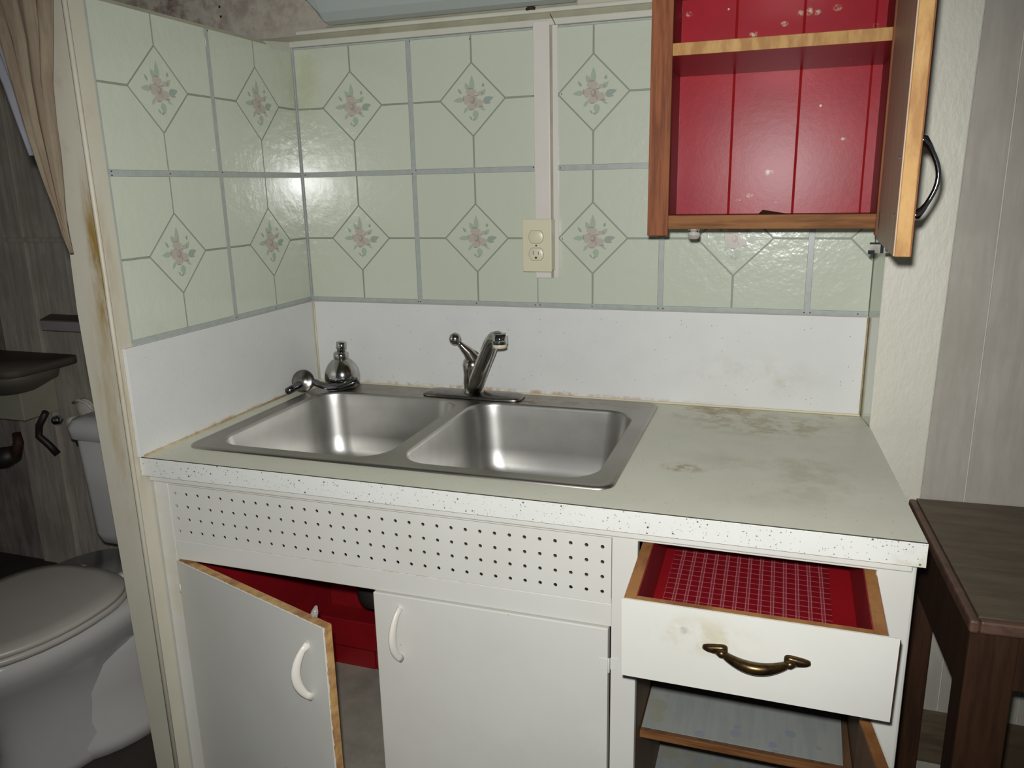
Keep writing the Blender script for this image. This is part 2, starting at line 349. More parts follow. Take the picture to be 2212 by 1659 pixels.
def leaf(c, tip, w_, n=5):
    c = Vector(c); tip = Vector(tip); d = tip-c; nn = Vector((-d.y, d.x)).normalized()*w_
    L_ = [c + d*t + nn*math.sin(math.pi*min(1, t**0.75))*0.5 for t in [k/n for k in range(n+1)]]
    R_ = [c + d*t - nn*math.sin(math.pi*min(1, t**0.75))*0.5 for t in [k/n for k in range(n-1, 0, -1)]]
    return [(p.x, p.y) for p in L_+R_]
def blob(cx, cy, rx, ry, n=10, seed=0):
    r = random.Random(seed)
    return [(cx+rx*(0.88+0.2*r.random())*math.cos(2*math.pi*k/n), cy+ry*(0.88+0.2*r.random())*math.sin(2*math.pi*k/n)) for k in range(n)]
FL = []   # (polygon in crop px about the centre, material index)
for a, b, w_, mi in (((0, 130), (0, 395), 95, 2), ((-60, 150), (-125, 275), 85, 2), ((-150, 5), (-350, -5), 85, 2), ((190, -30), (385, 20), 100, 3),
                   ((190, -40), (340, -70), 60, 3), ((150, 60), (250, 160), 80, 2), ((40, -170), (75, -330), 110, 2), ((-90, -120), (-165, -220), 55, 2),
                   ((-195, 100), (-260, 190), 45, 3), ((195, 190), (210, 260), 50, 3), ((140, -130), (245, -190), 40, 2), ((-10, -330), (-60, -260), 30, 3), ((0, -340), (60, -300), 40, 3)):
    FL.append((leaf(a, b, w_), mi))
for cx, cy, rx, ry, mi in ((-20, 125, 95, 62, 0), (-105, 0, 62, 85, 0), (118, -68, 78, 68, 0), (135, 90, 62, 38, 0), (-15, -115, 88, 52, 0), (0, 0, 92, 100, 0),
                       (5, -5, 50, 62, 1), (-10, 5, 26, 34, 0), (-35, 178, 60, 10, 1), (160, -118, 46, 12, 1), (-20, -160, 46, 10, 1), (-160, 20, 10, 46, 1), (70, 60, 40, 10, 1), (-60, 70, 30, 9, 1), (60, -80, 10, 36, 1), (178, 92, 12, 24, 1)):
    FL.append((blob(cx, cy, rx, ry, 11, int(cx*7+cy)), mi))
S_ = 0.000132

def tile_wall(parent, to3, modules, u0, u1, tag_):
    """to3(u, d, v): u along wall, d proud of wall, v height. modules: centres in u."""
    cache = {}
    hgt = 0.0009
    def piece(name, poly, c, mtl, d0=0.0, d1=hgt, par=None):
        if len(poly) < 3: return None
        area = abs(sum(poly[i-1][0]*poly[i][1]-poly[i][0]*poly[i-1][1] for i in range(len(poly))))/2
        if area < 6e-5: return None
        key = (name, mtl, d0, tuple((round(p[0]-c[0], 5), round(p[1]-c[1], 5)) for p in poly))
        org = to3(c[0], 0, c[1])
        if key not in cache:
            me = bpy.data.meshes.new(name)
            n = len(poly); e = 0.0007
            cx = sum(p[0] for p in poly)/n; cz = sum(p[1] for p in poly)/n
            vs_ = [to3(p[0], d0, p[1])-org for p in poly]
            def ins(p):
                dx, dz = cx-p[0], cz-p[1]; l = math.hypot(dx, dz) or 1
                return (p[0]+dx/l*e, p[1]+dz/l*e)
            vs_ += [to3(ins(p)[0], d1, ins(p)[1])-org for p in poly]
            fs = [tuple(range(n, 2*n))] + [(i, (i+1) % n, n+(i+1) % n, n+i) for i in range(n)]
            me.from_pydata([tuple(v) for v in vs_], [], fs)
            bm = bmesh.new(); bm.from_mesh(me); bmesh.ops.recalc_face_normals(bm, faces=bm.faces); bm.to_mesh(me); bm.free()
            me.materials.append(M[mtl]); me.materials.append(M['grout'])
            for p_ in me.polygons:
                if len(p_.vertices) == 4 and p_.index > 0 and mtl == 'tile': p_.material_index = 1
            cache[key] = me
        o = bpy.data.objects.new(name, cache[key]); COL.objects.link(o); o.parent = par or parent; o.location = org-(par.location if par else Vector((0, 0, 0)))
        return o
    # backing sheet
    a, b = sorted((u0, u1))
    vs_ = [to3(a, 0, ZB-0.004), to3(b, 0, ZB-0.004), to3(b, 0, ZT), to3(a, 0, ZT)]; bk = [to3(a, -0.004, ZB-0.004), to3(b, -0.004, ZB-0.004), to3(b, -0.004, ZT), to3(a, -0.004, ZT)]
    MB().hexa(bk, vs_).build('grout_sheet', 'grout', parent)
    # wide seams
    rows = ((ZB, ZM), (ZM, 2*ZM-ZB))
    for z in (ZB, ZM):
        piece('seam_strip', clip([(a, z-(0.004 if z == ZB else TW)), (b, z-(0.004 if z == ZB else TW)), (b, z+TW), (a, z+TW)], a, b, ZB-0.004, ZT), ((a+b)/2, z), 'seam', 0, 0.0003)
    seams = []
    for mc in modules:
        for q_ in (mc-W/2, mc+W/2):
            if all(abs(q_-x_) > 0.003 for x_ in seams): seams.append(q_)
    for u in seams:
        piece('seam_strip', clip([(u-TW, ZB), (u+TW, ZB), (u+TW, ZT), (u-TW, ZT)], a, b, ZB, ZT), (u, (ZB+ZT)/2), 'seam', 0, 0.0004)
    piece('seam_strip', [(a, ZT-0.004), (b, ZT-0.004), (b, ZT), (a, ZT)], ((a+b)/2, ZT), 'seam', 0, 0.0006)
    for mc in modules:
        for z0, z1 in rows:
            zc = (z0+z1)/2; hw = W/2-TW; hh = (z1-z0)/2-TW
            for sx in (1, -1):
                for sz in (1, -1):
                    q = [(TN, DR+DG), (TN, hh), (hw, hh), (hw, TN), (DR+DG, TN)]
                    poly = clip([(mc+sx*x, zc+sz*z) for x, z in q], a, b, ZB, ZT-0.004)
                    piece('tile', poly, (mc, zc), 'tile')
            d = DR-DG
            poly = clip([(mc-d, zc), (mc, zc-d), (mc+d, zc), (mc, zc+d)], a, b, ZB, ZT-0.004)
            t = piece('diamond_tile', poly, (mc, zc), 'tile')
            if t and a < mc < b:
                key = 'flower'
                if key not in cache:
                    me = bpy.data.meshes.new('flower_print'); vs_ = []; fs = []; mi = []
                    org = to3(mc, 0, zc)
                    for k, (pl, mt) in enumerate(FL):
                        bb = len(vs_)
                        vs_ += [tuple(to3(mc+x*S_, hgt+0.00012+0.00002*k, zc+y*S_)-org) for x, y in pl]; fs.append(tuple(range(bb, bb+len(pl)))); mi.append(mt)
                    me.from_pydata(vs_, [], fs)
                    for nm in ('fl_pink', 'fl_rose', 'fl_leaf', 'fl_leaf2'): me.materials.append(M[nm])
                    for p_, m_ in zip(me.polygons, mi): p_.material_index = m_
                    cache[key] = me
                fo_ = bpy.data.objects.new('flower_print', cache[key]); COL.objects.link(fo_); fo_.parent = t
to_back = lambda u, d, v: Vector((u, -d, v+T))
to_left = lambda u, d, v: Vector((d, u, v+T))
tile_wall(wall_back, to_back, [0.1524, 0.4572], 0.002, 0.606, 'L')
tile_wall(wall_back, to_back, [0.7341, 1.0389, 1.3437], 0.606, 1.3095, 'R')
tile_wall(wall_left, to_left, [-0.153, -0.4585], -0.6085, -0.002, 'W')
# shared corner bead between the two tiled walls, thin pale strip
bx('corner_strip', (0.0, 0.004, -0.004, 0.0, ZB, ZT), 'seam', wall_back, 0.001)

# nails in the tile board (small dark dots)
for nm, par, pts, f in (('nail', wall_back, [(0.299, ZB), (0.305, ZB), (0.452, ZB), (0.598, ZB), (0.61, ZB), (0.733, ZB), (0.882, ZB), (0.893, ZB), (1.186, ZB), (1.198, ZB), (1.29, ZB),
                                       (0.3, ZM-0.004), (0.31, ZM+0.004), (0.598, ZM+0.003), (0.66, ZM), (0.664, 0.674), (0.6, 0.674), (0.664, 0.366), (0.31, 0.806), (0.455, 0.8), (0.01, ZM)], to_back),
                  ('nail', wall_left, [(-0.304, ZB), (-0.157, ZB), (-0.6, ZM+0.003), (-0.6, ZM-0.004), (-0.455, ZM), (-0.3, ZM+0.004), (-0.3, 0.803)], to_left)):
    me = None
    for u, v in pts:
        if me is None:
            c = f(u, 0.0006, v); ax = f(u, 1, v)-f(u, 0, v)
            ob = MB().lathe(c, ax, [(0, 0.0014), (0.0008, 0.0012), (0.0011, 0.0004)], 8).build('nail', 'rust_and_shade', par, loc=None)
            for vv in ob.data.vertices: vv.co -= c
            ob.location = c; me = ob.data
        else:
            ob = bpy.data.objects.new('nail', me); COL.objects.link(ob); ob.parent = par; ob.location = f(u, 0.0006, v)

for x_, z_ in ((-0.1945, 0.9207), (-0.1933, 0.8988)):
    MB().lathe(V(x_, 0.0035, z_), (0, -1, 0), [(0, 0.0032), (0.0006, 0.0028), (0.0009, 0.001)], 8).build('screw_hole', 'black', wu)
MB().tube([V(0.0022, -0.312, 0.790), V(0.0022, -0.311, 0.770)], 0.0012, 6).build('paint_drip', 'trimwhite', wall_left)
MB().hexa([V(0.0, -0.115, 0.812), V(0.0, -0.085, 0.802), V(0.0, -0.002, 0.803), V(0.0, -0.002, 0.826)], [V(0.0028, -0.115, 0.812), V(0.0028, -0.085, 0.800), V(0.0028, -0.002, 0.801), V(0.0028, -0.002, 0.826)]).build('plaster_patch', 'trimwhite', wall_left, 0.001)
# ------------------------------------------------------------------ trim over the tiles
tr = struct('trim_2', 'white wooden moulding running along the top of the green tiles')
bx('lower_strip', (-0.115, 1.32, -0.010, BY, 0.8125, 0.826), 'trimwhite', tr, 0.002)
bx('middle_strip', (-0.14, 1.32, -0.004, BY, 0.826, 0.838), 'trimolive', tr)
bx('upper_strip', (0.02, 1.32, -0.012, BY, 0.838, 0.8475), 'trimwhite', tr, 0.003)
MB().box(-0.066, 0.0015, -0.600, -0.002, 0.806, 0.8115).build('cap_strip', 'trimolive', wall_left)

# right return, textured board, panelled wall
wr = struct('wall_right', 'grey panelled wall to the right of the counter')
grv = [1.508-0.0, 1.66, 1.81, 2.0]
xs = [1.405, 1.5075, 1.655, 1.80, 1.95, 2.2]
for a, b in zip(xs, xs[1:]):
    bx('panel_board', (a+0.0012, b-0.0012, -0.0748, -0.062, -0.80, 1.45), 'panelwall', wr, 0.0008)
bx('panel_backing', (1.40, 3.2, -0.0725, 0.08, -0.91, 1.45), 'trimwhite', wr)
t3 = MB()
t3.hexa([V(1.3235, -0.084, -0.91), V(1.417, -0.084, -0.91), V(1.417, -0.060, -0.91), V(1.3235, -0.060, -0.91)],
        [V(1.319, -0.084, 1.45), V(1.452, -0.084, 1.45), V(1.452, -0.060, 1.45), V(1.319, -0.060, 1.45)])
t3 = t3.build('trim_3', 'rough_board', None, 0.003); tag(t3, 'wide cream board with rough brushed paint right of the counter', 'trim board', None, 'structure')
rt = MB().hexa([V(1.310, 0.004, -0.2), V(1.3225, -0.083, -0.2), V(1.40, -0.06, -0.2), V(1.40, 0.004, -0.2)],
               [V(1.310, 0.004, 1.45), V(1.3195, -0.083, 1.45), V(1.40, -0.06, 1.45), V(1.40, 0.004, 1.45)]).build('jamb', 'tile', wall_back)
rt['label'] = 'narrow green return at the right end of the tiles'
bs = bx('baseboard_right', (1.40, 3.2, -0.088, -0.0749, -0.745, -0.625), 'tabletop'); tag(bs, 'dark baseboard band low on the panelled wall', 'baseboard', None, 'structure')
bx('baseboard_right', (1.40, 3.2, -0.084, -0.0725, -0.91, -0.745), 'panelwall')
tag(bpy.data.objects['baseboard_right.001'], 'pale lower band of the panelled wall under the table', 'baseboard', None, 'structure')

# ------------------------------------------------------------------ bathroom shell
wb = struct('wall_bathroom', 'dingy panelled bathroom wall behind the toilet')
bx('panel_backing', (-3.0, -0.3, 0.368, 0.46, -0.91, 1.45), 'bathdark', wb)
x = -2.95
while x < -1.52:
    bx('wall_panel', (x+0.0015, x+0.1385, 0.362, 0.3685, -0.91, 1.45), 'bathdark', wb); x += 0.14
bx('corner_board', (-1.545, -1.475, 0.350, 0.3685, -0.91, 1.45), 'bathwall', wb, 0.003)
bx('corner_board', (-1.472, -1.36, 0.345, 0.3685, -0.91, 1.45), 'bathwall', wb, 0.003)
bx('wall_panel', (-1.358, -1.20, 0.360, 0.3685, -0.91, 1.45), 'bathwall', wb, 0.001)
bx('wall_panel', (-1.198, -1.04, 0.360, 0.3685, -0.91, 1.45), 'bathwall', wb, 0.001)
bx('wall_panel', (-1.038, -0.30, 0.360, 0.3685, -0.91, 1.45), 'bathwall', wb, 0.001)
bx('rail_board', (-1.47, -0.6, 0.335, 0.3455, 0.33, 0.345), 'bathwall', wb)

# ------------------------------------------------------------------ base cabinet
CF = -0.6065
cab = thing('base_cabinet', 'cream painted base cabinet under the sink with pegboard panel, two doors and an open drawer', 'cabinet', (0.67, -0.3, -0.91))
bx('stile', (0.002, 0.037, CF, -0.588, -0.86, -0.037), 'paint', cab, 0.0015)
bx('stile', (0.9045, 0.9458, CF, -0.588, -0.86, -0.037), 'paint', cab, 0.0015)
bx('stile', (1.2877, 1.340, CF, -0.588, -0.86, -0.037), 'paint', cab, 0.004)
bx('rail', (0.037, 1.3, CF+0.0006, -0.588, -0.0605, -0.037), 'paint', cab, 0.001)
bx('rail', (0.037, 0.9045, CF, -0.588, -0.2175, -0.176), 'paint', cab, 0.0015)
bx('rail', (0.9458, 1.2877, CF+0.001, -0.588, -0.30, -0.235), 'paint', cab, 0.001)
bx('rail', (0.037, 1.2877, CF+0.001, -0.588, -0.86, -0.80), 'paint', cab, 0.001)
bx('toe_board', (0.02, 1.33, -0.56, -0.545, -0.91, -0.86), 'paint', cab)
bx('counter_strip', (0.006, 1.332, -0.618, CF, -0.052, -0.0365), 'paint', cab, 0.002)
bx('side_panel', (1.322, 1.340, -0.588, -0.09, -0.91, -0.037), 'paint', cab, 0.002)
bx('side_panel', (0.002, 0.016, -0.588, -0.01, -0.91, -0.037), 'reddark', cab)
bx('divider_panel', (0.915, 0.931, -0.588, -0.06, -0.82, -0.19), 'lowinner', cab)
bx('inner_side', (1.305, 1.320, -0.588, -0.06, -0.82, -0.037), 'lowinner', cab)
bx('cabinet_bottom', (0.016, 0.915, -0.588, -0.055, -0.82, -0.803), 'vinyl', cab, label='cabinet bottom covered with mottled grey vinyl')
bx('cabinet_bottom', (0.931, 1.305, -0.588, -0.06, -0.82, -0.803), 'paper', cab, label='cupboard bottom lined with pale paper')
x = 0.016
while x < 0.90:
    bx('back_board', (x+0.001, min(x+0.125, 0.914)-0.001, -0.055, -0.045, -0.803, -0.2), 'reddark', cab, 0.001); x += 0.126
bx('back_board', (0.931, 1.305, -0.055, -0.045, -0.82, -0.2), 'paper', cab)
bx('brace', (0.016, 0.914, -0.12, -0.056, -0.70, -0.62), 'reddark', cab, 0.002)
sh = bx('shelf', (0.932, 1.304, -0.452, -0.06, -0.531, -0.520), 'lowinner', cab, 0.001)
MB().hexa([V(0.934, -0.444, -0.5195), V(1.289, -0.444, -0.5195), V(1.302, -0.07, -0.5195), V(0.934, -0.07, -0.5195)],
          [V(0.934, -0.444, -0.5185), V(1.289, -0.444, -0.5185), V(1.302, -0.07, -0.5185), V(0.934, -0.07, -0.5185)]).build('shelf_paper', 'paper', sh)
for px_ in (0.99, 1.06, 1.13, 1.2):
    pass
bx('shelf_front', (0.932, 1.304, -0.456, -0.452, -0.534, -0.519), 'brownrail', sh, 0.001)

# pegboard: 33 x 4 real holes
PI = 0.0262; PX = 0.0509; PZ = -0.0777
def pegboard():
    mb = MB(); fy = CF+0.0008; by = fy+0.0025; xs0 = 0.0375; xs1 = 0.904; z0 = -0.0605; z1 = -0.1755
    Y = lambda x, z, y: V(x, y, z)
    n = 8; R = 0.0034
    cells = []
    for i in range(33):
        for j in range(4):
            cx = PX+i*PI; cz = PZ-j*PI
            xa = cx-PI/2 if i else xs0; xb = cx+PI/2 if i < 32 else xs1
            za = cz+PI/2 if j else z0; zb = cz-PI/2 if j < 3 else z1
            sq = [(xb, cz), (xb, za), (cx, za), (xa, za), (xa, cz), (xa, zb), (cx, zb), (xb, zb)]
            ci = [(cx+R*math.cos(math.pi/4*k), cz+R*math.sin(math.pi/4*k)) for k in range(8)]
            vs_ = [Y(x_, z_, fy) for x_, z_ in sq]+[Y(x_, z_, fy) for x_, z_ in ci]+[Y(x_, z_, by) for x_, z_ in ci]
            fs = [(k, (k+1) % 8, 8+(k+1) % 8, 8+k) for k in range(8)]+[(8+k, 8+(k+1) % 8, 16+(k+1) % 8, 16+k) for k in range(8)]
            mb.add(vs_, fs)
    return mb
pb = pegboard().build('pegboard_panel', 'paint', cab); pb['label'] = 'perforated hardboard panel with four rows of holes'
# added dark sheet behind the pegboard, standing in for the shaded interior
bx('pegboard_shade_sheet', (0.037, 0.9045, -0.570, -0.568, -0.176, -0.06), 'rust_and_shade', cab)

def bow_handle(p0, p1, out, rise, r, m, name, parent, xf=None, w2=1.7, n=14, seg=14):
    """bow pull from p0 to p1, bulging along out"""
    p0 = Vector(p0); p1 = Vector(p1); out = Vector(out).normalized()
    path = []; rs = []
    for k in range(seg+1):
        t = k/seg; h = math.sin(math.pi*t)**0.65
        path.append(p0.lerp(p1, t)+out*rise*h); rs.append(r*(0.75+0.45*math.sin(math.pi*t)) if 0 < k < seg else r*1.1)
    mb = MB().tube(path, rs, n, flat=w2)
    return mb.build(name, m, parent)

# right door (closed)
d2 = bx('cabinet_door', (0.472, 0.9005, -0.6115, -0.592, -0.79, -0.2195), 'paint', cab, 0.0015)
bow_handle(V(0.525, -0.6115, -0.243), V(0.522, -0.6115, -0.345), (-0.25, -1, 0), 0.024, 0.0042, 'whiteplastic', 'handle', d2)
hg = MB().tube([V(0.9025, -0.613, -0.272), V(0.9025, -0.613, -0.298)], 0.0022, 8).box(0.886, 0.901, -0.6123, -0.6115, -0.296, -0.274).box(0.904, 0.917, -0.6072, -0.6065, -0.296, -0.274).build('hinge', 'paint', d2, 0.0004)
hg['label'] = 'small painted-over hinge'
# left door (ajar 18 degrees)
TH = math.radians(18.0)
def dxf(p):      # rotate about the hinge line at (0.037, CF)
    x_, y_ = p.x-0.037, p.y-CF
    return Vector((0.037+x_*math.cos(TH)+y_*math.sin(TH), CF-x_*math.sin(TH)+y_*math.cos(TH), p.z))
mb = MB().box(0.0375, 0.471, CF-0.003, CF-0.0015, -0.79, -0.2205, 0, dxf); mb.box(0.0375, 0.471, CF-0.0015, CF+0.0165, -0.79, -0.2205, 1, dxf)
d1 = mb.build('cabinet_door', ['paint', 'plyedge'], cab); d1['label'] = 'left door standing ajar with bare plywood edge'
a = dxf(V(0.429, CF-0.003, -0.264)); b = dxf(V(0.429, CF-0.003, -0.366))
nout = Vector((-math.sin(TH)-0.35, -math.cos(TH), 0))
bow_handle(a, b, nout, 0.026, 0.0042, 'whiteplastic', 'handle', d1)
MB().lathe(dxf(V(0.425, CF+0.016, -0.225)), (0.2, 0.3, 1), [(0, 0.007), (0.012, 0.006), (0.022, 0.002)], 10).build('catch', 'clear', d1)
# paint ragged along the plywood edges of the door
mb = MB()
for k in range(60):
    u0_ = 0.0375+0.4335*k/60; u1_ = u0_+0.4335/60; hh_ = 0.001+0.0012*random.random()
    mb.box(u0_, u1_, CF-0.003, CF-0.0015+hh_, -0.2209, -0.2201, 0, dxf)
for k in range(70):
    z0_ = -0.2205-0.57*k/70; hh_ = 0.0006+0.0022*random.random()
    mb.box(0.4706, 0.4714, CF-0.003, CF-0.0015+hh_, z0_-0.57/70, z0_, 0, dxf)
mb.build('paint_edge', 'paint', d1)
MB().tube([V(0.0372, -0.6095, -0.270), V(0.0372, -0.6095, -0.290)], 0.0016, 8).box(0.024, 0.036, -0.6075, -0.6065, -0.29, -0.27).build('hinge', 'paint', d1)

# right lower cupboard door, swung wide open
TH3 = math.radians(98)
def dxf3(p):
    x_, y_ = p.x-1.3, p.y-(CF)
    c, s = math.cos(TH3), math.sin(TH3)
    return Vector((1.3+x_*c-y_*s, CF+x_*s+y_*c, p.z))
mb = MB().box(0.955, 1.298, CF-0.002, CF, -0.79, -0.305, 0, dxf3); mb.box(0.955, 1.298, CF, CF+0.016, -0.79, -0.305, 1, dxf3)
d3 = mb.build('cabinet_door', ['paint', 'drawwood'], cab); d3['label'] = 'right lower door swung wide open showing its wooden inside'
MB().box(0.956, 1.297, CF+0.016, CF+0.0168, -0.788, -0.307, 0, dxf3).build('inner_face', 'lowinner', d3)

# ------------------------------------------------------------------ drawer
DY = -0.752; DZ = -0.0815
def rotd(p):        # slight sag and skew of the pulled-out drawer
    q = p - V(1.12, -0.607, -0.066)
    q = Matrix.Rotation(math.radians(4.2), 3, 'X') @ q
    q = Matrix.Rotation(math.radians(-0.2), 3, 'Z') @ q
    return q + V(1.12, -0.607, -0.066)
dr = MB()
x0, x1, yb, yf, zt, zb = 0.951, 1.2935, -0.30, -0.752, -0.0685, -0.172
t_ = 0.0165
dr.box(x0, x0+t_, yf, yb, zb, zt, 0, rotd).box(x1-t_-0.004, x1-0.004, yf, yb, zb, zt, 0, rotd)
dr.box(x0+t_, x1-t_-0.004, yb-0.012, yb, zb, zt, 0, rotd).box(x0+t_, x1-t_-0.004, yf, yf+0.010, zb, zt, 0, rotd)
drawer = dr.build('drawer', 'drawwood', cab, 0.0008); drawer['label'] = 'pulled-out drawer with bare wood sides'
bx('inside_lining', (x0+t_, x0+t_+0.0012, yf+0.010, yb-0.012, zb+0.004, zt-0.002), 'redwoodfade', drawer, xf=None) if False else None
mb = MB().box(x0+t_, x0+t_+0.001, yf+0.010, yb-0.012, zb+0.004, zt-0.003, 0, rotd).box(x1-t_-0.005, x1-t_-0.004, yf+0.01, yb-0.012, zb+0.004, zt-0.003, 0, rotd)
mb.box(x0+t_, x1-t_-0.004, yf+0.010, yf+0.011, zb+0.004, zt-0.003, 0, rotd)
mb.box(x0+t_, x1-t_-0.004, yf+0.010, yb-0.012, zb+0.001, zb+0.003, 0, rotd)
mb.build('red_painted_inside', 'reddark', drawer)
MB().box(x0+0.033, x1-0.055, yf+0.012, yb-0.02, zb+0.0032, zb+0.0046, 0, rotd).build('liner_sheet', 'linergrid', drawer)['label'] = 'red and white checked liner sheet'
mb = MB().box(0.9485, 1.3025, yf-0.0035, yf, -0.196, zt+0.0002, 0, rotd)
mb.box(0.9485, 1.303, yf, yf+0.0004, -0.196, zb-0.001, 1, rotd)
mb.box(1.303, 1.304, yf-0.003, yf+0.001, -0.196, zt-0.003, 1, rotd)
df = mb.build('drawer_front', ['paint', 'rust_and_shade'], drawer, 0.0006); df['label'] = 'cream drawer front with brown finger marks'
# bronze pull on the drawer front: two spade-shaped ends and a drooping bar
def pull():
    mb = MB()
    Yf = yf-0.0035
    cx0, cx1, zc = 1.068, 1.194, -0.1245
    n = 16
    path = []; rs = []
    for k in range(n+1):
        t = k/n; x_ = cx0+0.022+(cx1-cx0-0.044)*t; s_ = math.sin(math.pi*t)
        path.append(rotd(V(x_, Yf-0.007-0.0145*s_**0.8, zc-0.003-0.004*s_))); rs.append(0.0052+0.0034*s_)
    mb.tube(path, rs, 14)
    for sx, c0 in ((1, cx0), (-1, cx1)):
        loops = []
        for d_, sc_ in ((0.0, 1.0), (0.0035, 1.0), (0.0065, 0.78), (0.0075, 0.35)):
            l = []
            for k in range(20):
                q = 2*math.pi*k/20; ex = math.copysign(abs(math.cos(q))**0.6, math.cos(q)); ez = math.copysign(abs(math.sin(q))**0.6, math.sin(q))
                wz = 0.0090*(0.74+0.26*ex)
                l.append(rotd(V(c0+sx*(0.010+0.017*ex*sc_), Yf-d_, zc+(wz*ez*sc_))))
            loops.append(l)
        mb.loft(loops, 0, True, False, True)
        # neck
        mb.tube([rotd(V(c0+sx*0.012, Yf-0.004, zc-0.001)), rotd(V(c0+sx*0.019, Yf-0.0075, zc-0.002)), rotd(V(c0+sx*0.026, Yf-0.008, zc-0.004))], [0.005, 0.0065, 0.005], 12)
    return mb
pull().build('handle', 'bronze', drawer)['label'] = 'antique bronze drawer pull'
# crumbs in the drawer
for (cx, cy) in ((1.235, -0.70), (1.26, -0.64), (1.10, -0.60), (1.14, -0.68), (1.00, -0.63)):
    MB().box(cx, cx+0.004+0.006*random.random(), cy, cy+0.004, zb+0.0048, zb+0.0062, 0, rotd).build('paint_flake', 'whiteplastic', drawer)

# ------------------------------------------------------------------ countertop
ct = thing('countertop', 'speckled white laminate countertop with backsplash, stained brown near the back right corner', 'countertop', (0.66, -0.3, -0.037))
CX = [(0.0015, -0.6285), (1.3447, -0.6285), (1.3227, -0.0855), (1.3205, -0.0855), (1.3105, -0.003), (0.0015, -0.003)]
hole = [Vector((p.x, p.y, 0)) for p in rrect(0.062, 0.878, -0.545, -0.036, 0.05, 0, 5)]
def plate(z, y0shift=0):
    return fill_plate([Vector((x_, y_, z+T)) for x_, y_ in CX], [[Vector((p.x, p.y, z+T)) for p in hole]])
mb = MB()
vt, ft = plate(0.0); mb.add(vt, ft, 0); vt, ft = plate(-0.036); mb.add(vt, ft, 0)
mb.loft([[Vector((p.x, p.y, T-0.036)) for p in hole], [Vector((p.x, p.y, T)) for p in hole]], 0, sm=False)
mb.loft([[Vector((x_, y_, T-0.036)) for x_, y_ in CX], [Vector((x_, y_, T)) for x_, y_ in CX]], 0, sm=False)
mb.build('slab', 'lamtop', ct)
bx('front_edge', (0.0015, 1.3455, -0.6305, -0.6287, -0.0367, -0.0010), 'lamedge', ct, 0.0004)
bx('edge_seam', (0.0015, 1.3453, -0.6303, -0.6286, -0.0010, 0.0001), 'blackline', ct)
bx('side_edge', (1.3448, 1.3458, -0.6285, -0.30, -0.0367, -0.0005), 'lamedge', ct) if False else None
bx('backsplash', (0.008, 1.3098, -0.010, -0.0045, 0.0005, 0.2095), 'lam', ct, 0.0008)
bx('backsplash', (0.0015, 0.008, -0.634, -0.010, 0.0005, 0.2095), 'lam', ct, 0.0008)
bx('caulk_line', (0.008, 1.3098, -0.0145, -0.010, 0.0004, 0.0045), 'aerator', ct, 0.001)
mb = MB(); mb.tube([V(0.0095, -0.625, 0.001), V(0.0095, -0.3, 0.001), V(0.0095, -0.012, 0.001)], 0.0025, 6); mb.build('caulk_line', 'caulk', ct)
mb = MB(); mb.tube([V(0.0105, -0.0115, 0.001), V(0.0105, -0.0115, 0.2085)], 0.0022, 6); mb.build('caulk_line', 'aerator', ct)
mb = MB(); mb.tube([V(1.309, -0.0115, 0.001), V(1.309, -0.0115, 0.2085)], 0.0018, 6); mb.build('caulk_line', 'caulk', ct)

# ------------------------------------------------------------------ sink
sk = thing('kitchen_sink', 'stainless steel double bowl sink set into the white counter', 'sink', (0.47, -0.29, 0.0))
OX = (0.0475, 0.8945, -0.562, -0.0225)
bl = (0.087, 0.452, -0.526, -0.112); br = (0.489, 0.855, -0.526, -0.112)
outer = rrect(*OX, 0.03, 0.0045, 5)
hl = rrect(*bl, 0.062, 0.0045, 8); hr = rrect(*br, 0.062, 0.0045, 8)
mb = MB()
mb.loft([rrect(*OX, 0.03, 0.0004, 5), rrect(OX[0]+0.001, OX[1]-0.001, OX[2]+0.001, OX[3]-0.001, 0.029, 0.0032, 5),
         rrect(OX[0]+0.004, OX[1]-0.004, OX[2]+0.004, OX[3]-0.004, 0.027, 0.0046, 5),
         rrect(OX[0]+0.011, OX[1]-0.011, OX[2]+0.011, OX[3]-0.011, 0.022, 0.0040, 5),
         rrect(OX[0]+0.014, OX[1]-0.014, OX[2]+0.014, OX[3]-0.014, 0.02, 0.0036, 5)], 0)
oin = rrect(OX[0]+0.014, OX[1]-0.014, OX[2]+0.014, OX[3]-0.014, 0.02, 0.0036, 5)
exp = lambda b_, e: (b_[0]-e, b_[1]+e, b_[2]-e, b_[3]+e)
h1 = rrect(*exp(bl, 0.004), 0.066, 0.0036, 8); h2 = rrect(*exp(br, 0.004), 0.066, 0.0036, 8)
vt, ft = fill_plate(oin, [h1, h2]); mb.add(vt, ft, 0)
mb.build('sink_deck', 'steel', sk)
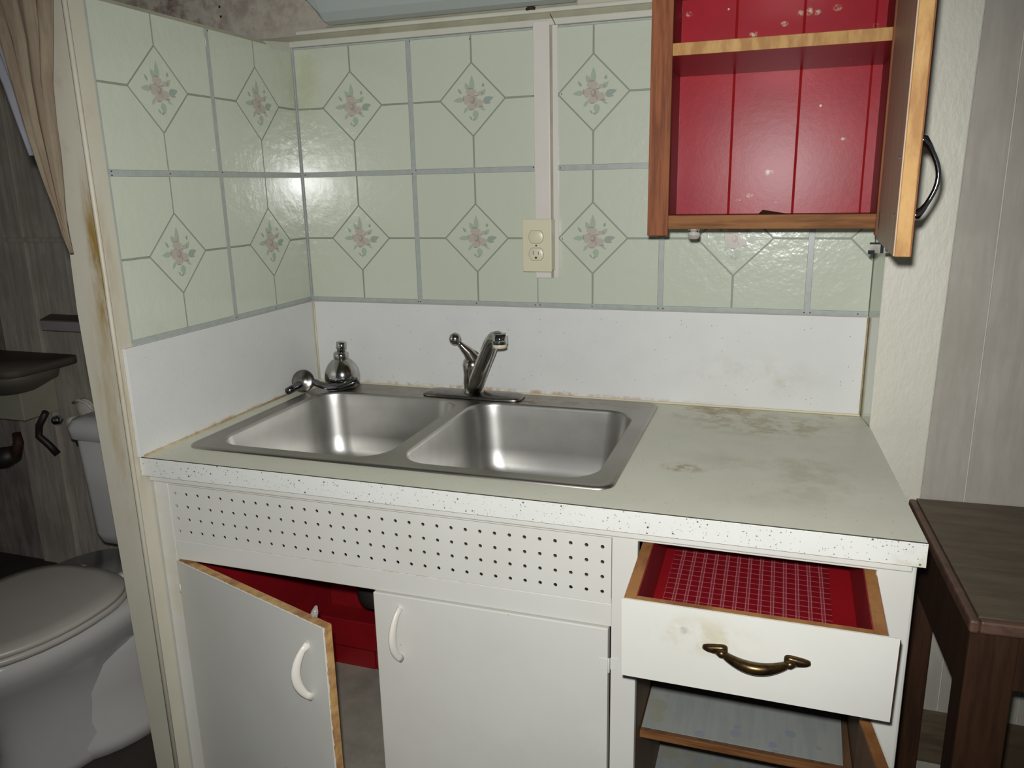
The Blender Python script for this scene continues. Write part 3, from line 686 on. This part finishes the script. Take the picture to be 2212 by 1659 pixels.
def bowl(b_, nm):
    loops = [rrect(*exp(b_, 0.004), 0.066, 0.0036, 8), rrect(*exp(b_, 0.001), 0.063, 0.0008, 8), rrect(*b_, 0.062, -0.004, 8)]
    for ins, z, r in ((0.003, -0.03, 0.062), (0.009, -0.10, 0.062), (0.014, -0.135, 0.062), (0.022, -0.155, 0.066), (0.035, -0.168, 0.07), (0.052, -0.1745, 0.075), (0.09, -0.178, 0.07)):
        loops.append(rrect(*exp(b_, -ins), r, z, 8))
    cx, cy = (b_[0]+b_[1])/2, (b_[2]+b_[3])/2
    n = len(loops[0]); base = loops[-1]
    def circ(r, z):
        out = []
        for p in base:
            q = math.atan2(p.y-cy, p.x-cx); out.append(V(cx+r*math.cos(q), cy+r*math.sin(q), z))
        return out
    loops += [circ(0.05, -0.180), circ(0.045, -0.183), circ(0.03, -0.187), circ(0.004, -0.187)]
    m_ = MB().loft(loops, 0, True, False, True); o_ = m_.build('bowl', 'steelbowl', sk)
    st = MB().lathe(V(cx, cy, -0.1865), (0, 0, 1), [(0, 0.028), (0.002, 0.028), (0.0035, 0.02), (0.004, 0.006), (0.008, 0.005), (0.009, 0.001)], 20).build('strainer', 'chromedull', o_)
    return o_
bowl(bl, 'l'); bowl(br, 'r')
mb = MB().lathe(V(0.27, -0.319, -0.188), (0, 0, -1), [(0, 0.045), (0.012, 0.045), (0.02, 0.024), (0.06, 0.022), (0.10, 0.022)], 20)
mb.tube([V(0.27, -0.319, -0.28), V(0.275, -0.315, -0.31), V(0.290, -0.305, -0.335), V(0.300, -0.300, -0.365)], 0.022, 14)
mb.lathe(V(0.302, -0.300, -0.350), (0, 0, -1), [(0, 0.03), (0.012, 0.044), (0.06, 0.046), (0.08, 0.040), (0.092, 0.024), (0.096, 0.004)], 24)
mb.tube([V(0.33, -0.28, -0.385), V(0.38, -0.22, -0.37), V(0.4, -0.12, -0.36), V(0.4, -0.062, -0.36)], 0.02, 14)
mb.build('drain_pipe', 'hose', sk)['label'] = 'black drain pipe seen in the open cupboard'

# ------------------------------------------------------------------ faucet
fc = thing('faucet', 'worn chrome single lever faucet on the rear ledge of the sink', 'faucet', (0.463, -0.066, 0.004))
mb = MB()
pts = lambda e, z: [V(0.463+(0.123-e)*math.copysign(abs(math.cos(q))**0.32, math.cos(q)), -0.067+(0.034-e)*math.copysign(abs(math.sin(q))**0.4, math.sin(q)), z) for q in [2*math.pi*k/40 for k in range(40)]]
mb.loft([pts(0, 0.0048), pts(0.0, 0.008), pts(0.004, 0.011), pts(0.014, 0.0135), pts(0.028, 0.015)], 0, True, False, True)
mb.build('base_plate', 'chromedull', fc)
mb = MB().lathe(V(0.463, -0.066, 0.012), (0, 0, 1), [(0, 0.0245), (0.004, 0.0245), (0.008, 0.0225), (0.020, 0.0225), (0.022, 0.0235), (0.046, 0.0225), (0.056, 0.0235), (0.068, 0.0245), (0.078, 0.022), (0.086, 0.0155), (0.090, 0.004)], 28)
mb.build('body', 'chrome', fc)
# lever
mb = MB()
a = V(0.468, -0.072, 0.094); c_ = V(0.432, -0.09, 0.142)
mb.tube([V(0.470, -0.062, 0.080), V(0.466, -0.068, 0.096), V(0.455, -0.078, 0.114), V(0.444, -0.085, 0.128), V(0.436, -0.089, 0.138)], [0.021, 0.0185, 0.012, 0.0075, 0.0058], 16)
mb.lathe(V(0.4315, -0.092, 0.1445)-Vector((-0.3, -0.3, 0.9)).normalized()*0.0, (-0.4, -0.2, 0.9), [(-0.0145, 0.0005), (-0.0128, 0.007), (-0.0075, 0.0125), (0, 0.0146), (0.0075, 0.0125), (0.0128, 0.007), (0.0145, 0.0005)], 20)
mb.build('lever', 'chrome', fc)
# spout: low collar, straight rising tube, bend and downturned outlet
B0 = V(0.463, -0.066, 0.026)
path = [V(0.470, -0.078, 0.026), V(0.486, -0.100, 0.052), V(0.516, -0.140, 0.098), V(0.545, -0.178, 0.140), V(0.560, -0.198, 0.162), V(0.572, -0.213, 0.173), V(0.583, -0.224, 0.177), V(0.592, -0.230, 0.175)]
mb = MB().tube(path, [0.0185, 0.0188, 0.0180, 0.0170, 0.0165, 0.0160, 0.0155, 0.0130], 18)
sp = mb.build('spout', 'chrome', fc)
MB().lathe(V(0.588, -0.226, 0.188), (0, 0, -1), [(0, 0.012), (0.001, 0.0162), (0.022, 0.0165), (0.023, 0.015)], 20).build('outlet_cap', 'shiny', sp)
MB().lathe(V(0.588, -0.226, 0.167), (0, 0, -1), [(0, 0.0150), (0.009, 0.0150), (0.010, 0.0125), (0.0105, 0.002)], 20).build('aerator', 'aerator', sp)

# ------------------------------------------------------------------ loose shower head and shower arm on the sink ledge
sh_ = thing('showerhead', 'chrome shower head standing face down on the left rear sink ledge', 'shower head', (0.117, -0.075, 0.004))
c0 = V(0.117, -0.075, 0.0045)
MB().lathe(c0, (0, 0, 1), [(0, 0.030), (0.006, 0.037), (0.018, 0.0420), (0.030, 0.0435), (0.045, 0.0415), (0.060, 0.034), (0.071, 0.024), (0.076, 0.016)], 32).build('bell', 'chromemid', sh_)
MB().lathe(c0+Vector((0, 0, 0.075)), (0.08, 0, 1), [(0, 0.0165), (0.003, 0.0190), (0.013, 0.0190), (0.0165, 0.015), (0.018, 0.010)], 8).build('swivel_nut', 'chromemid', sh_)
MB().lathe(c0+Vector((0.0015, 0, 0.092)), (0.1, 0.05, 1), [(0, 0.0105), (0.006, 0.0105), (0.008, 0.0130), (0.024, 0.0130), (0.025, 0.0105)], 8).build('threaded_collar', 'chromemid', sh_)
am = thing('shower_pipe', 'bent tarnished chrome shower arm with round flange lying in front of the shower head', 'pipe', (0.03, -0.11, 0.004))
arm = [V(-0.0 + 0.030, -0.165, 0.014), V(0.026, -0.140, 0.020), V(0.030, -0.118, 0.026), V(0.045, -0.112, 0.030), V(0.075, -0.128, 0.024), V(0.105, -0.136, 0.018), V(0.135, -0.132, 0.019), V(0.160, -0.120, 0.027), V(0.174, -0.108, 0.034)]
arm = [V(0.026, -0.186, 0.017), V(0.027, -0.165, 0.020), V(0.031, -0.140, 0.0235), V(0.040, -0.124, 0.026), V(0.060, -0.122, 0.026), V(0.085, -0.131, 0.022), V(0.112, -0.136, 0.019), V(0.140, -0.132, 0.021), V(0.164, -0.120, 0.029), V(0.176, -0.112, 0.036)]
arm = [p+Vector((0.006, 0, 0.001)) for p in arm]
MB().tube(arm, 0.0085, 16).build('bent_pipe', 'darkchrome', am)
MB().tube([arm[0]+Vector((-0.001, -0.0006, 0)), arm[0]+Vector((0, 0.004, 0))], 0.0065, 12).build('open_end', 'black', am)
ax = Vector((0.22, -0.88, 0.36))
MB().lathe(V(0.040, -0.132, 0.0305), ax, [(-0.001, 0.0275), (0.000, 0.0285), (0.0015, 0.0278), (0.004, 0.021), (0.0065, 0.013), (0.009, 0.0095)], 28).build('flange', 'chromedull', am)

# ------------------------------------------------------------------ outlet and conduit
cn = thing('cable_raceway', 'white plastic cable raceway running down the tiles to the outlet', 'conduit', (0.63, -0.005, 0.27))
bx('channel', (0.6035, 0.6405, -0.012, -0.0012, 0.278, 0.822), 'conduit', cn, 0.002)
bx('side_strip', (0.6445, 0.6565, -0.004, -0.0012, 0.278, 0.822), 'conduit', cn, 0.0008)
bx('gap_strip', (0.6405, 0.6445, -0.003, -0.0012, 0.278, 0.822), 'trimolive', cn)
ou = thing('wall_outlet', 'ivory surface mounted double outlet at the foot of the white raceway', 'electrical outlet', (0.618, -0.03, 0.297))
bx('housing', (0.586, 0.6505, -0.044, -0.0125, 0.298, 0.411), 'ivory', ou, 0.002)
fp = bx('cover_plate', (0.5845, 0.652, -0.0485, -0.0445, 0.2965, 0.4125), 'ivory', ou, 0.0018)
def recept(zc):
    def lp(e, y_):
        out = []
        for k in range(32):
            q = 2*math.pi*k/32; x_ = (0.0168-e)*math.cos(q); z_ = max(-0.0135+e, min(0.0135-e, (0.0172-e)*math.sin(q)))
            out.append(V(0.6165+x_, y_, zc+z_))
        return out
    m_ = MB().loft([lp(0, -0.0484), lp(0.0, -0.0500), lp(0.001, -0.0506)], 0, True, False, True)
    o_ = m_.build('receptacle', 'ivory', fp)
    MB().loft([lp(-0.0007, -0.0484), lp(-0.0007, -0.0487)], 0, True, False, True, sm=False).build('gap_line', 'slot', fp)
    m_ = MB()
    dark = zc < 0.35
    m_.box(0.6095, 0.6115, -0.0509, -0.0507, zc-0.001, zc+0.0075).box(0.6215, 0.6235, -0.0509, -0.0507, zc-0.001, zc+0.006)
    if dark:
        m_.lathe(V(0.6165, -0.0507, zc-0.0075), (0, -1, 0), [(0, 0.0026), (0.0003, 0.0024)], 10, 1)
    s = m_.build('slots', ['slot' if dark else 'ivory', 'black'], fp)
recept(0.3735); recept(0.3355)
MB().lathe(V(0.6168, -0.0484, 0.3545), (0, -1, 0), [(0, 0.0024), (0.001, 0.002)], 10).build('screw', 'chromedull', fp)
def ring(zc):
    pass

# ------------------------------------------------------------------ metal box at the top of the wall
hb = thing('wall_box', 'pale blue-grey enamelled metal box with a clipped corner above the tiles', 'metal box', (0.35, -0.03, 0.855))
prof = [(-0.002, 0.853), (-0.03, 0.849), (-0.05, 0.853), (-0.068, 0.868), (-0.082, 0.895), (-0.088, 0.93), (-0.088, 1.02), (-0.002, 1.02)]
def hx(x_, k, cl):
    return V(x_, prof[k][0], prof[k][1])
left = [V(0.096, y_, max(z_, 0.895)) for y_, z_ in prof]; left2 = [V(0.122, y_, z_) for y_, z_ in prof]; right2 = [V(0.70, y_, z_) for y_, z_ in prof]
left0 = [V(0.085, y_, max(z_, 0.925)) for y_, z_ in prof]
MB().loft([left0, left, left2, right2], 0, True, True, True, sm=False).build('housing', 'box', hb, 0.003)
bx('seam_lip', (0.10, 0.70, -0.0035, -0.0025, 0.8485, 0.853), 'trimolive', hb)
hook = thing('rusty_hook', 'small rusty metal scrap stuck on the moulding above the raceway', 'hook', (0.6, -0.02, 0.84))
MB().tube([V(0.592, -0.016, 0.846), V(0.602, -0.020, 0.8475), V(0.612, -0.017, 0.846)], [0.003, 0.004, 0.0028], 8).build('scrap', 'rust_and_shade', hook)
MB().tube([V(0.6425, -0.0125, 0.834), V(0.648, -0.0125, 0.824), V(0.654, -0.0115, 0.812)], [0.0008, 0.0008, 0.0008], 6).build('wire', 'rust_and_shade', hook)

# ------------------------------------------------------------------ upper cabinet
uc = thing('upper_cabinet', 'brown wooden wall cabinet painted red inside with its door wide open', 'wall cabinet', (1.1, -0.15, 0.392))
UF = -0.302
bx('stile', (0.902, 0.9385, UF, UF+0.019, 0.392, 1.2), 'brownwood', uc, 0.0012)
bx('stile', (1.277, 1.314, UF, UF+0.019, 0.392, 1.2), 'brownwood', uc, 0.0012)
bx('bottom_rail', (0.9385, 1.277, UF+0.0006, UF+0.019, 0.4035, 0.4275), 'brownrail', uc, 0.001)
bx('side_panel', (0.903, 0.915, UF+0.019, -0.0022, 0.40, 1.2), 'brownwood', uc)
bx('side_panel', (1.298, 1.312, UF+0.019, -0.0845, 0.40, 1.2), 'brownwood', uc)
bx('bottom_panel', (0.915, 1.298, UF+0.019, -0.0022, 0.404, 0.419), 'redwoodfade', uc)
bx('inner_lining', (0.915, 0.918, UF+0.019, -0.016, 0.419, 1.2), 'reddark', uc)
bx('inner_lining', (1.294, 1.298, UF+0.019, -0.016, 0.419, 1.2), 'reddark', uc)
for a, b in ((0.918, 1.0215), (1.0265, 1.147), (1.152, 1.2735), (1.2775, 1.294)):
    bx('back_board', (a, b, -0.014, -0.0045, 0.419, 1.2), 'red', uc)
bx('back_sheet', (0.918, 1.294, -0.0115, -0.0035, 0.419, 1.2), 'redgroove', uc)
s1 = bx('shelf', (0.918, 1.294, UF+0.003, -0.0145, 0.692, 0.711), 'red', uc, 0.0006)
bx('shelf_edge', (0.9385, 1.277, UF-0.0005, UF+0.003, 0.6915, 0.7115), 'rawwood', s1, 0.001)
bx('top_shelf', (0.918, 1.294, UF+0.02, -0.0145, 0.835, 0.853), 'red', uc)
# open door
TD = math.radians(87.8)
HX, HY = 1.2795, UF-0.004
def uxf(p):
    x_, y_ = p.x-HX, p.y-HY
    c, s = math.cos(TD), math.sin(TD)
    # closed door spans towards -x; rotate it open about the right hinge
    return Vector((HX+x_*c-y_*s, HY+x_*s+y_*c, p.z))
# in closed position the door spans x from HX-0.325 to HX; outer face y = HY-0.02
mb = MB().box(HX-0.318, HX, HY-0.0195, HY-0.002, 0.3855, 1.2, 0, uxf)
ud = mb.build('cabinet_door', ['rawwood'], uc, 0.0012)
inn = MB().box(HX-0.3172, HX+0.0005, HY-0.002, HY, 0.386, 1.2, 0, uxf).build('inner_face', 'doorinner', ud, 0.0008)
MB().box(HX-0.045, HX-0.030, HY-0.0002, HY+0.0008, 0.405, 0.432, 0, uxf).build('hinge_slot', 'black', ud)
MB().box(HX-0.3175, HX+0.001, HY-0.0208, HY-0.0195, 0.386, 1.2, 0, uxf).build('outer_face', 'brownwood', ud)
for z_ in (0.437, 0.508):
    MB().lathe(uxf(V(HX-0.292, HY+0.0006, z_)), uxf(V(0, 0, 0))-uxf(V(0, -1, 0)), [(0, 0.003), (0.0012, 0.002)], 10).build('screw', 'shiny', ud)
h0 = uxf(V(HX-0.290, HY-0.0195, 0.436)); h1_ = uxf(V(HX-0.290, HY-0.0195, 0.530))
outd = uxf(V(0, -1, 0))-uxf(V(0, 0, 0))
path = [h0, h0+outd*0.006+Vector((0, 0, 0.001)), h0+outd*0.012+Vector((0, 0, 0.008))]
for k in range(1, 12):
    t = k/12; path.append(h0.lerp(h1_, 0.08+0.84*t)+outd*(0.012+0.014*math.sin(math.pi*t)))
path += [h1_+outd*0.012-Vector((0, 0, 0.008)), h1_+outd*0.006-Vector((0, 0, 0.001)), h1_]
rs = [0.007, 0.0065, 0.0042]+[0.0032]*11+[0.0042, 0.0065, 0.007]
MB().tube(path, rs, 14).build('handle', 'shiny', ud)['label'] = 'chrome bow handle'
# clear plastic catches
def catch(x_, y_, z_, s=1):
    m_ = MB().lathe(V(x_, y_, z_), (0, 0, -1), [(0, 0.010), (0.002, 0.011), (0.004, 0.008), (0.008, 0.0105), (0.014, 0.0105), (0.018, 0.007)], 12)
    o_ = m_.build('catch', 'clear', uc); o_['label'] = 'small clear plastic catch'
    MB().box(x_-0.008, x_-0.004, y_-0.006, y_-0.004, z_-0.006, z_).box(x_+0.004, x_+0.008, y_-0.006, y_-0.004, z_-0.006, z_).build('catch_clip', 'shiny', o_)
catch(0.983, -0.288, 0.4035)
kc = MB().box(1.268, 1.288, -0.330, -0.318, 0.366, 0.381).box(1.2925-0.002, 1.2925+0.004, -0.334, -0.318, 0.366, 0.3835)
kc.build('catch', 'clear', uc)
MB().box(1.266, 1.276, -0.3325, -0.331, 0.364, 0.3705).box(1.284, 1.289, -0.3325, -0.331, 0.366, 0.3815).box(1.268, 1.292, -0.332, -0.3305, 0.380, 0.383).build('catch_clip', 'shiny', uc)
# debris
db = thing('metal_scrap', 'dark bent metal scrap lying on the bottom of the red cabinet', 'debris', (1.11, -0.2, 0.4275))
pts2 = [(1.085, -0.215), (1.100, -0.222), (1.120, -0.212), (1.150, -0.190), (1.168, -0.170), (1.150, -0.165), (1.120, -0.180), (1.095, -0.190)]
mb = MB(); zz = [0.420, 0.4195, 0.4195, 0.4195, 0.4195, 0.424, 0.434, 0.437]
mb.hexa([V(1.087, -0.215, 0.4195), V(1.155, -0.195, 0.4195), V(1.158, -0.175, 0.421), V(1.092, -0.190, 0.4195)],
        [V(1.087, -0.214, 0.4235), V(1.150, -0.194, 0.4215), V(1.150, -0.176, 0.4225), V(1.096, -0.189, 0.432)])
mb.build('bent_plate', 'rust_and_shade', db)
MB().tube([V(1.083, -0.222, 0.4225), V(1.095, -0.224, 0.4235), V(1.104, -0.224, 0.4255)], [0.0012, 0.0016, 0.0006], 6).build('bright_pin', 'shiny', db)

# ------------------------------------------------------------------ table on the right
tb = thing('side_table', 'dark brown wooden table against the grey panelled wall right of the counter', 'table', (1.7, -0.33, -0.91))
def skew(p):   # slight rotation of the table
    q = p - V(1.411, -0.09, 0)
    return Matrix.Rotation(math.radians(2.2), 3, 'Z') @ q + V(1.406, -0.077, 0)
zt_ = -0.142
mb = MB().box(1.425, 2.4, -0.560, -0.10, zt_-0.004, zt_, 0, skew); mb.build('table_top', 'tabletop', tb)
mb = MB().box(1.411, 1.425, -0.574, -0.10, zt_-0.022, zt_-0.001, 0, skew); mb.box(1.425, 2.4, -0.574, -0.560, zt_-0.022, zt_-0.001, 0, skew); mb.build('edge_moulding', 'tableedge', tb, 0.004)
mb = MB().box(1.4255, 2.4, -0.559, -0.10, zt_-0.022, zt_-0.0045, 0, skew); mb.build('under_frame', 'tabledark', tb)
mb = MB().box(1.420, 1.436, -0.50, -0.15, zt_-0.150, zt_-0.022, 0, skew); mb.build('apron', 'tabledark', tb)
mb = MB().box(1.485, 2.35, -0.552, -0.536, zt_-0.12, zt_-0.022, 0, skew); mb.build('apron', 'tabledark', tb)
MB().box(1.417, 1.484, -0.558, -0.500, -0.91, zt_-0.022, 0, skew).build('leg', 'tabledark', tb, 0.003)
MB().box(1.417, 1.470, -0.155, -0.105, -0.91, zt_-0.022, 0, skew).build('leg', 'tabledark', tb, 0.003)
MB().box(2.28, 2.34, -0.558, -0.500, -0.91, zt_-0.022, 0, skew).build('leg', 'tabledark', tb, 0.003)

# ------------------------------------------------------------------ toilet
to = thing('toilet', 'grey-white porcelain toilet with closed lid beyond the partition', 'toilet', (-0.56, -0.3, -0.91))
TX = -0.565
def oval(cx, yb_, yf_, hw, z, n=40, sq=0.0):
    """elongated oval; back (yb_) squarer, front (yf_) rounded"""
    out = []; cy = yb_+(yf_-yb_)*0.42
    for k in range(n):
        q = 2*math.pi*k/n; c_, s_ = math.cos(q), math.sin(q)
        if s_ >= 0: y_ = cy+(yb_-cy)*abs(s_)**0.75; x_ = cx+hw*math.copysign(abs(c_)**0.7, c_)
        else: y_ = cy-(cy-yf_)*abs(s_); x_ = cx+hw*math.copysign(abs(c_)**0.95, c_)
        out.append(V(x_, y_, z))
    return out
mb = MB().loft([oval(TX, -0.28, -0.735, 0.190, -0.497), oval(TX, -0.278, -0.737, 0.192, -0.488), oval(TX, -0.282, -0.732, 0.187, -0.482), oval(TX, -0.31, -0.69, 0.15, -0.478), oval(TX, -0.4, -0.58, 0.06, -0.4765)], 0, True, True, True)
mb.build('lid', 'seat', to)
mb = MB().loft([oval(TX, -0.27, -0.735, 0.188, -0.517), oval(TX, -0.268, -0.74, 0.193, -0.508), oval(TX, -0.27, -0.738, 0.191, -0.499)], 0, True, True, True)
mb.build('seat', 'seat', to)
mb = MB().loft([oval(TX, -0.10, -0.735, 0.185, -0.518), oval(TX, -0.10, -0.745, 0.196, -0.528), oval(TX, -0.10, -0.745, 0.197, -0.550), oval(TX, -0.105, -0.735, 0.188, -0.575),
                oval(TX, -0.11, -0.70, 0.165, -0.615), oval(TX, -0.12, -0.655, 0.135, -0.67), oval(TX, -0.12, -0.62, 0.118, -0.74), oval(TX, -0.12, -0.61, 0.115, -0.82), oval(TX, -0.11, -0.63, 0.125, -0.89), oval(TX, -0.11, -0.635, 0.13, -0.91)], 0, True, True, True)
mb.build('bowl', 'porcelain', to)
mb = MB()   # trapway bulge and foot
mb.loft([oval(TX, -0.10, -0.50, 0.150, -0.60), oval(TX, -0.09, -0.50, 0.168, -0.66), oval(TX, -0.09, -0.50, 0.160, -0.76), oval(TX, -0.09, -0.5, 0.165, -0.85), oval(TX, -0.08, -0.52, 0.185, -0.875), oval(TX, -0.08, -0.52, 0.19, -0.91)], 0, True, True, True)
mb.build('pedestal', 'porcelain', to)
def tank(e, z, y0=-0.08, y1=0.12, x0=-0.782, x1=-0.335):
    return rrect(x0+e, x1-e, y0+e, y1-e, 0.035, z, 5)
MB().loft([tank(0.03, -0.545), tank(0.008, -0.530), tank(0.0, -0.50), tank(-0.004, -0.35), tank(-0.008, -0.205)], 0, True, True, True).build('tank', 'porcelain', to)
MB().loft([tank(-0.012, -0.204), tank(-0.020, -0.198), tank(-0.022, -0.165), tank(-0.012, -0.146), tank(0.012, -0.138)], 0, True, True, True).build('tank_lid', 'porcelain', to)
MB().lathe(V(-0.80, -0.055, -0.222), (-1, 0, 0), [(-0.02, 0.008), (0, 0.010), (0.006, 0.008)], 12).build('flush_lever', 'hose', to)
for x_ in (TX-0.07, TX+0.07): MB().lathe(V(x_, -0.255, -0.517), (0, 0, 1), [(0, 0.014), (0.012, 0.013), (0.016, 0.006)], 12).build('lid_hinge', 'seat', to)
MB().lathe(V(TX+0.145, -0.33, -0.87), (0, 0, 1), [(0, 0.014), (0.01, 0.012), (0.016, 0.004)], 12).build('bolt_cap', 'porcelain', to)
# ------------------------------------------------------------------ bathroom basin, pipes, shelf
ba = thing('wall_basin', 'dingy wall hung basin at the far left beyond the toilet', 'basin', (-1.5, 0.2, -0.25))
bx('apron', (-1.80, -1.325, 0.20, 0.345, -0.275, -0.10), 'basin', ba, 0.004)
MB().loft([rrect(-1.76, -1.175, 0.06, 0.345, 0.05, z_, 6) for z_ in (-0.062, -0.070, -0.084)], 0, True, True, True).build('dark_rim', 'shelftop', ba)
MB().loft([rrect(-1.72, -1.215, 0.09, 0.335, 0.09, -0.085, 6), rrect(-1.70, -1.235, 0.11, 0.335, 0.09, -0.13, 6), rrect(-1.62, -1.32, 0.16, 0.30, 0.06, -0.175, 6)], 0, True, True, True).build('bowl', 'basindark', ba)
pp = thing('waste_pipe', 'dark waste pipe and hose hanging under the wall basin', 'pipe', (-1.4, 0.2, -0.5))
def PX3(pts): return [V(*p) for p in pts]
MB().tube(PX3([(-1.75, 0.12, -0.47), (-1.55, 0.16, -0.43), (-1.44, 0.19, -0.415), (-1.40, 0.2, -0.40)]), [0.032, 0.034, 0.038, 0.03], 12).build('trap', 'hose', pp)
MB().tube(PX3([(-1.40, 0.2, -0.41), (-1.385, 0.21, -0.36), (-1.40, 0.22, -0.33)]), [0.02, 0.017, 0.014], 10).build('elbow', 'rust_and_shade', pp)
MB().tube(PX3([(-1.27, 0.24, -0.25), (-1.31, 0.24, -0.30), (-1.32, 0.24, -0.34), (-1.29, 0.25, -0.375), (-1.27, 0.26, -0.41)]), 0.012, 10).build('supply_hose', 'hose', pp)
vl = thing('shutoff_valve', 'white and chrome shutoff valve beside the dark hose', 'valve', (-1.25, 0.3, -0.3))
MB().lathe(V(-1.255, 0.28, -0.285), (0.2, -1, 0.1), [(0, 0.012), (0.015, 0.018), (0.03, 0.012)], 14).build('knob', 'shiny', vl)
MB().lathe(V(-1.21, 0.31, -0.30), (0.2, -1, 0.1), [(0, 0.02), (0.02, 0.026), (0.035, 0.02)], 14).build('cap', 'whiteplastic', vl)
MB().tube(PX3([(-1.25, 0.34, -0.24), (-1.21, 0.33, -0.225), (-1.175, 0.33, -0.235), (-1.155, 0.335, -0.26)]), 0.006, 8).build('bent_tube', 'whiteplastic', vl)
MB().lathe(V(-1.20, 0.345, -0.265), (0, -1, 0), [(0, 0.045), (0.006, 0.04), (0.01, 0.015)], 18).build('wall_flange', 'whiteplastic', vl)
sf = thing('bathroom_shelf', 'small grey shelf on the bathroom wall above the toilet', 'shelf', (-1.2, 0.3, 0.05))
MB().hexa([V(-1.235, 0.25, 0.040), V(-0.8, 0.25, 0.040), V(-0.8, 0.358, 0.040), V(-1.31, 0.358, 0.040)], [V(-1.235, 0.25, 0.074), V(-0.8, 0.25, 0.074), V(-0.8, 0.358, 0.074), V(-1.31, 0.358, 0.074)]).build('shelf_board', 'shelfgrey', sf, 0.004)
MB().hexa([V(-1.235, 0.25, 0.0745), V(-0.8, 0.25, 0.0745), V(-0.8, 0.358, 0.0745), V(-1.31, 0.358, 0.0745)], [V(-1.235, 0.25, 0.078), V(-0.8, 0.25, 0.078), V(-0.8, 0.358, 0.078), V(-1.31, 0.358, 0.078)]).build('dark_top', 'shelftop', sf)  # thin darker layer on top of the shelf board

# ------------------------------------------------------------------ curtain
cu = thing('doorway_curtain', 'bunched grey-brown curtain hanging in the bathroom doorway', 'curtain', (-0.03, -0.72, 0.45))
def curtain(name, m, rows, nf, depth, y0):
    # rows: (z, x_left, x_right)
    loops = []
    for z_, xl, xr in rows:
        l = []
        for k in range(nf*8+1):
            t = k/(nf*8); wv = math.sin(2*math.pi*nf*t+z_*2.0)+0.4*math.sin(2*math.pi*nf*2.3*t+1+z_*3)
            d_ = depth*min(1, (xr-xl)/0.05)
            l.append(V(xl+(xr-xl)*t, y0+d_*wv, z_))
        loops.append(l)
    o_ = MB().loft(loops, 0, False).build(name, m, cu)
    s = o_.modifiers.new('solid', 'SOLIDIFY'); s.thickness = 0.0015
    return o_
curtain('cloth', 'curtain', [(1.40, -0.25, 0.07), (0.80, -0.105, 0.048), (0.72, -0.075, 0.032), (0.66, -0.062, 0.018), (0.60, -0.050, 0.013), (0.55, -0.038, 0.012), (0.50, -0.026, 0.009), (0.46, -0.014, 0.006), (0.42, -0.006, 0.007), (0.39, 0.004, 0.010)], 4, 0.007, -0.715)
curtain('lining', 'curtainblue', [(1.40, -0.34, -0.2), (0.80, -0.175, -0.09), (0.72, -0.135, -0.066), (0.66, -0.112, -0.056), (0.60, -0.095, -0.060), (0.55, -0.080, -0.058)], 3, 0.005, -0.690)
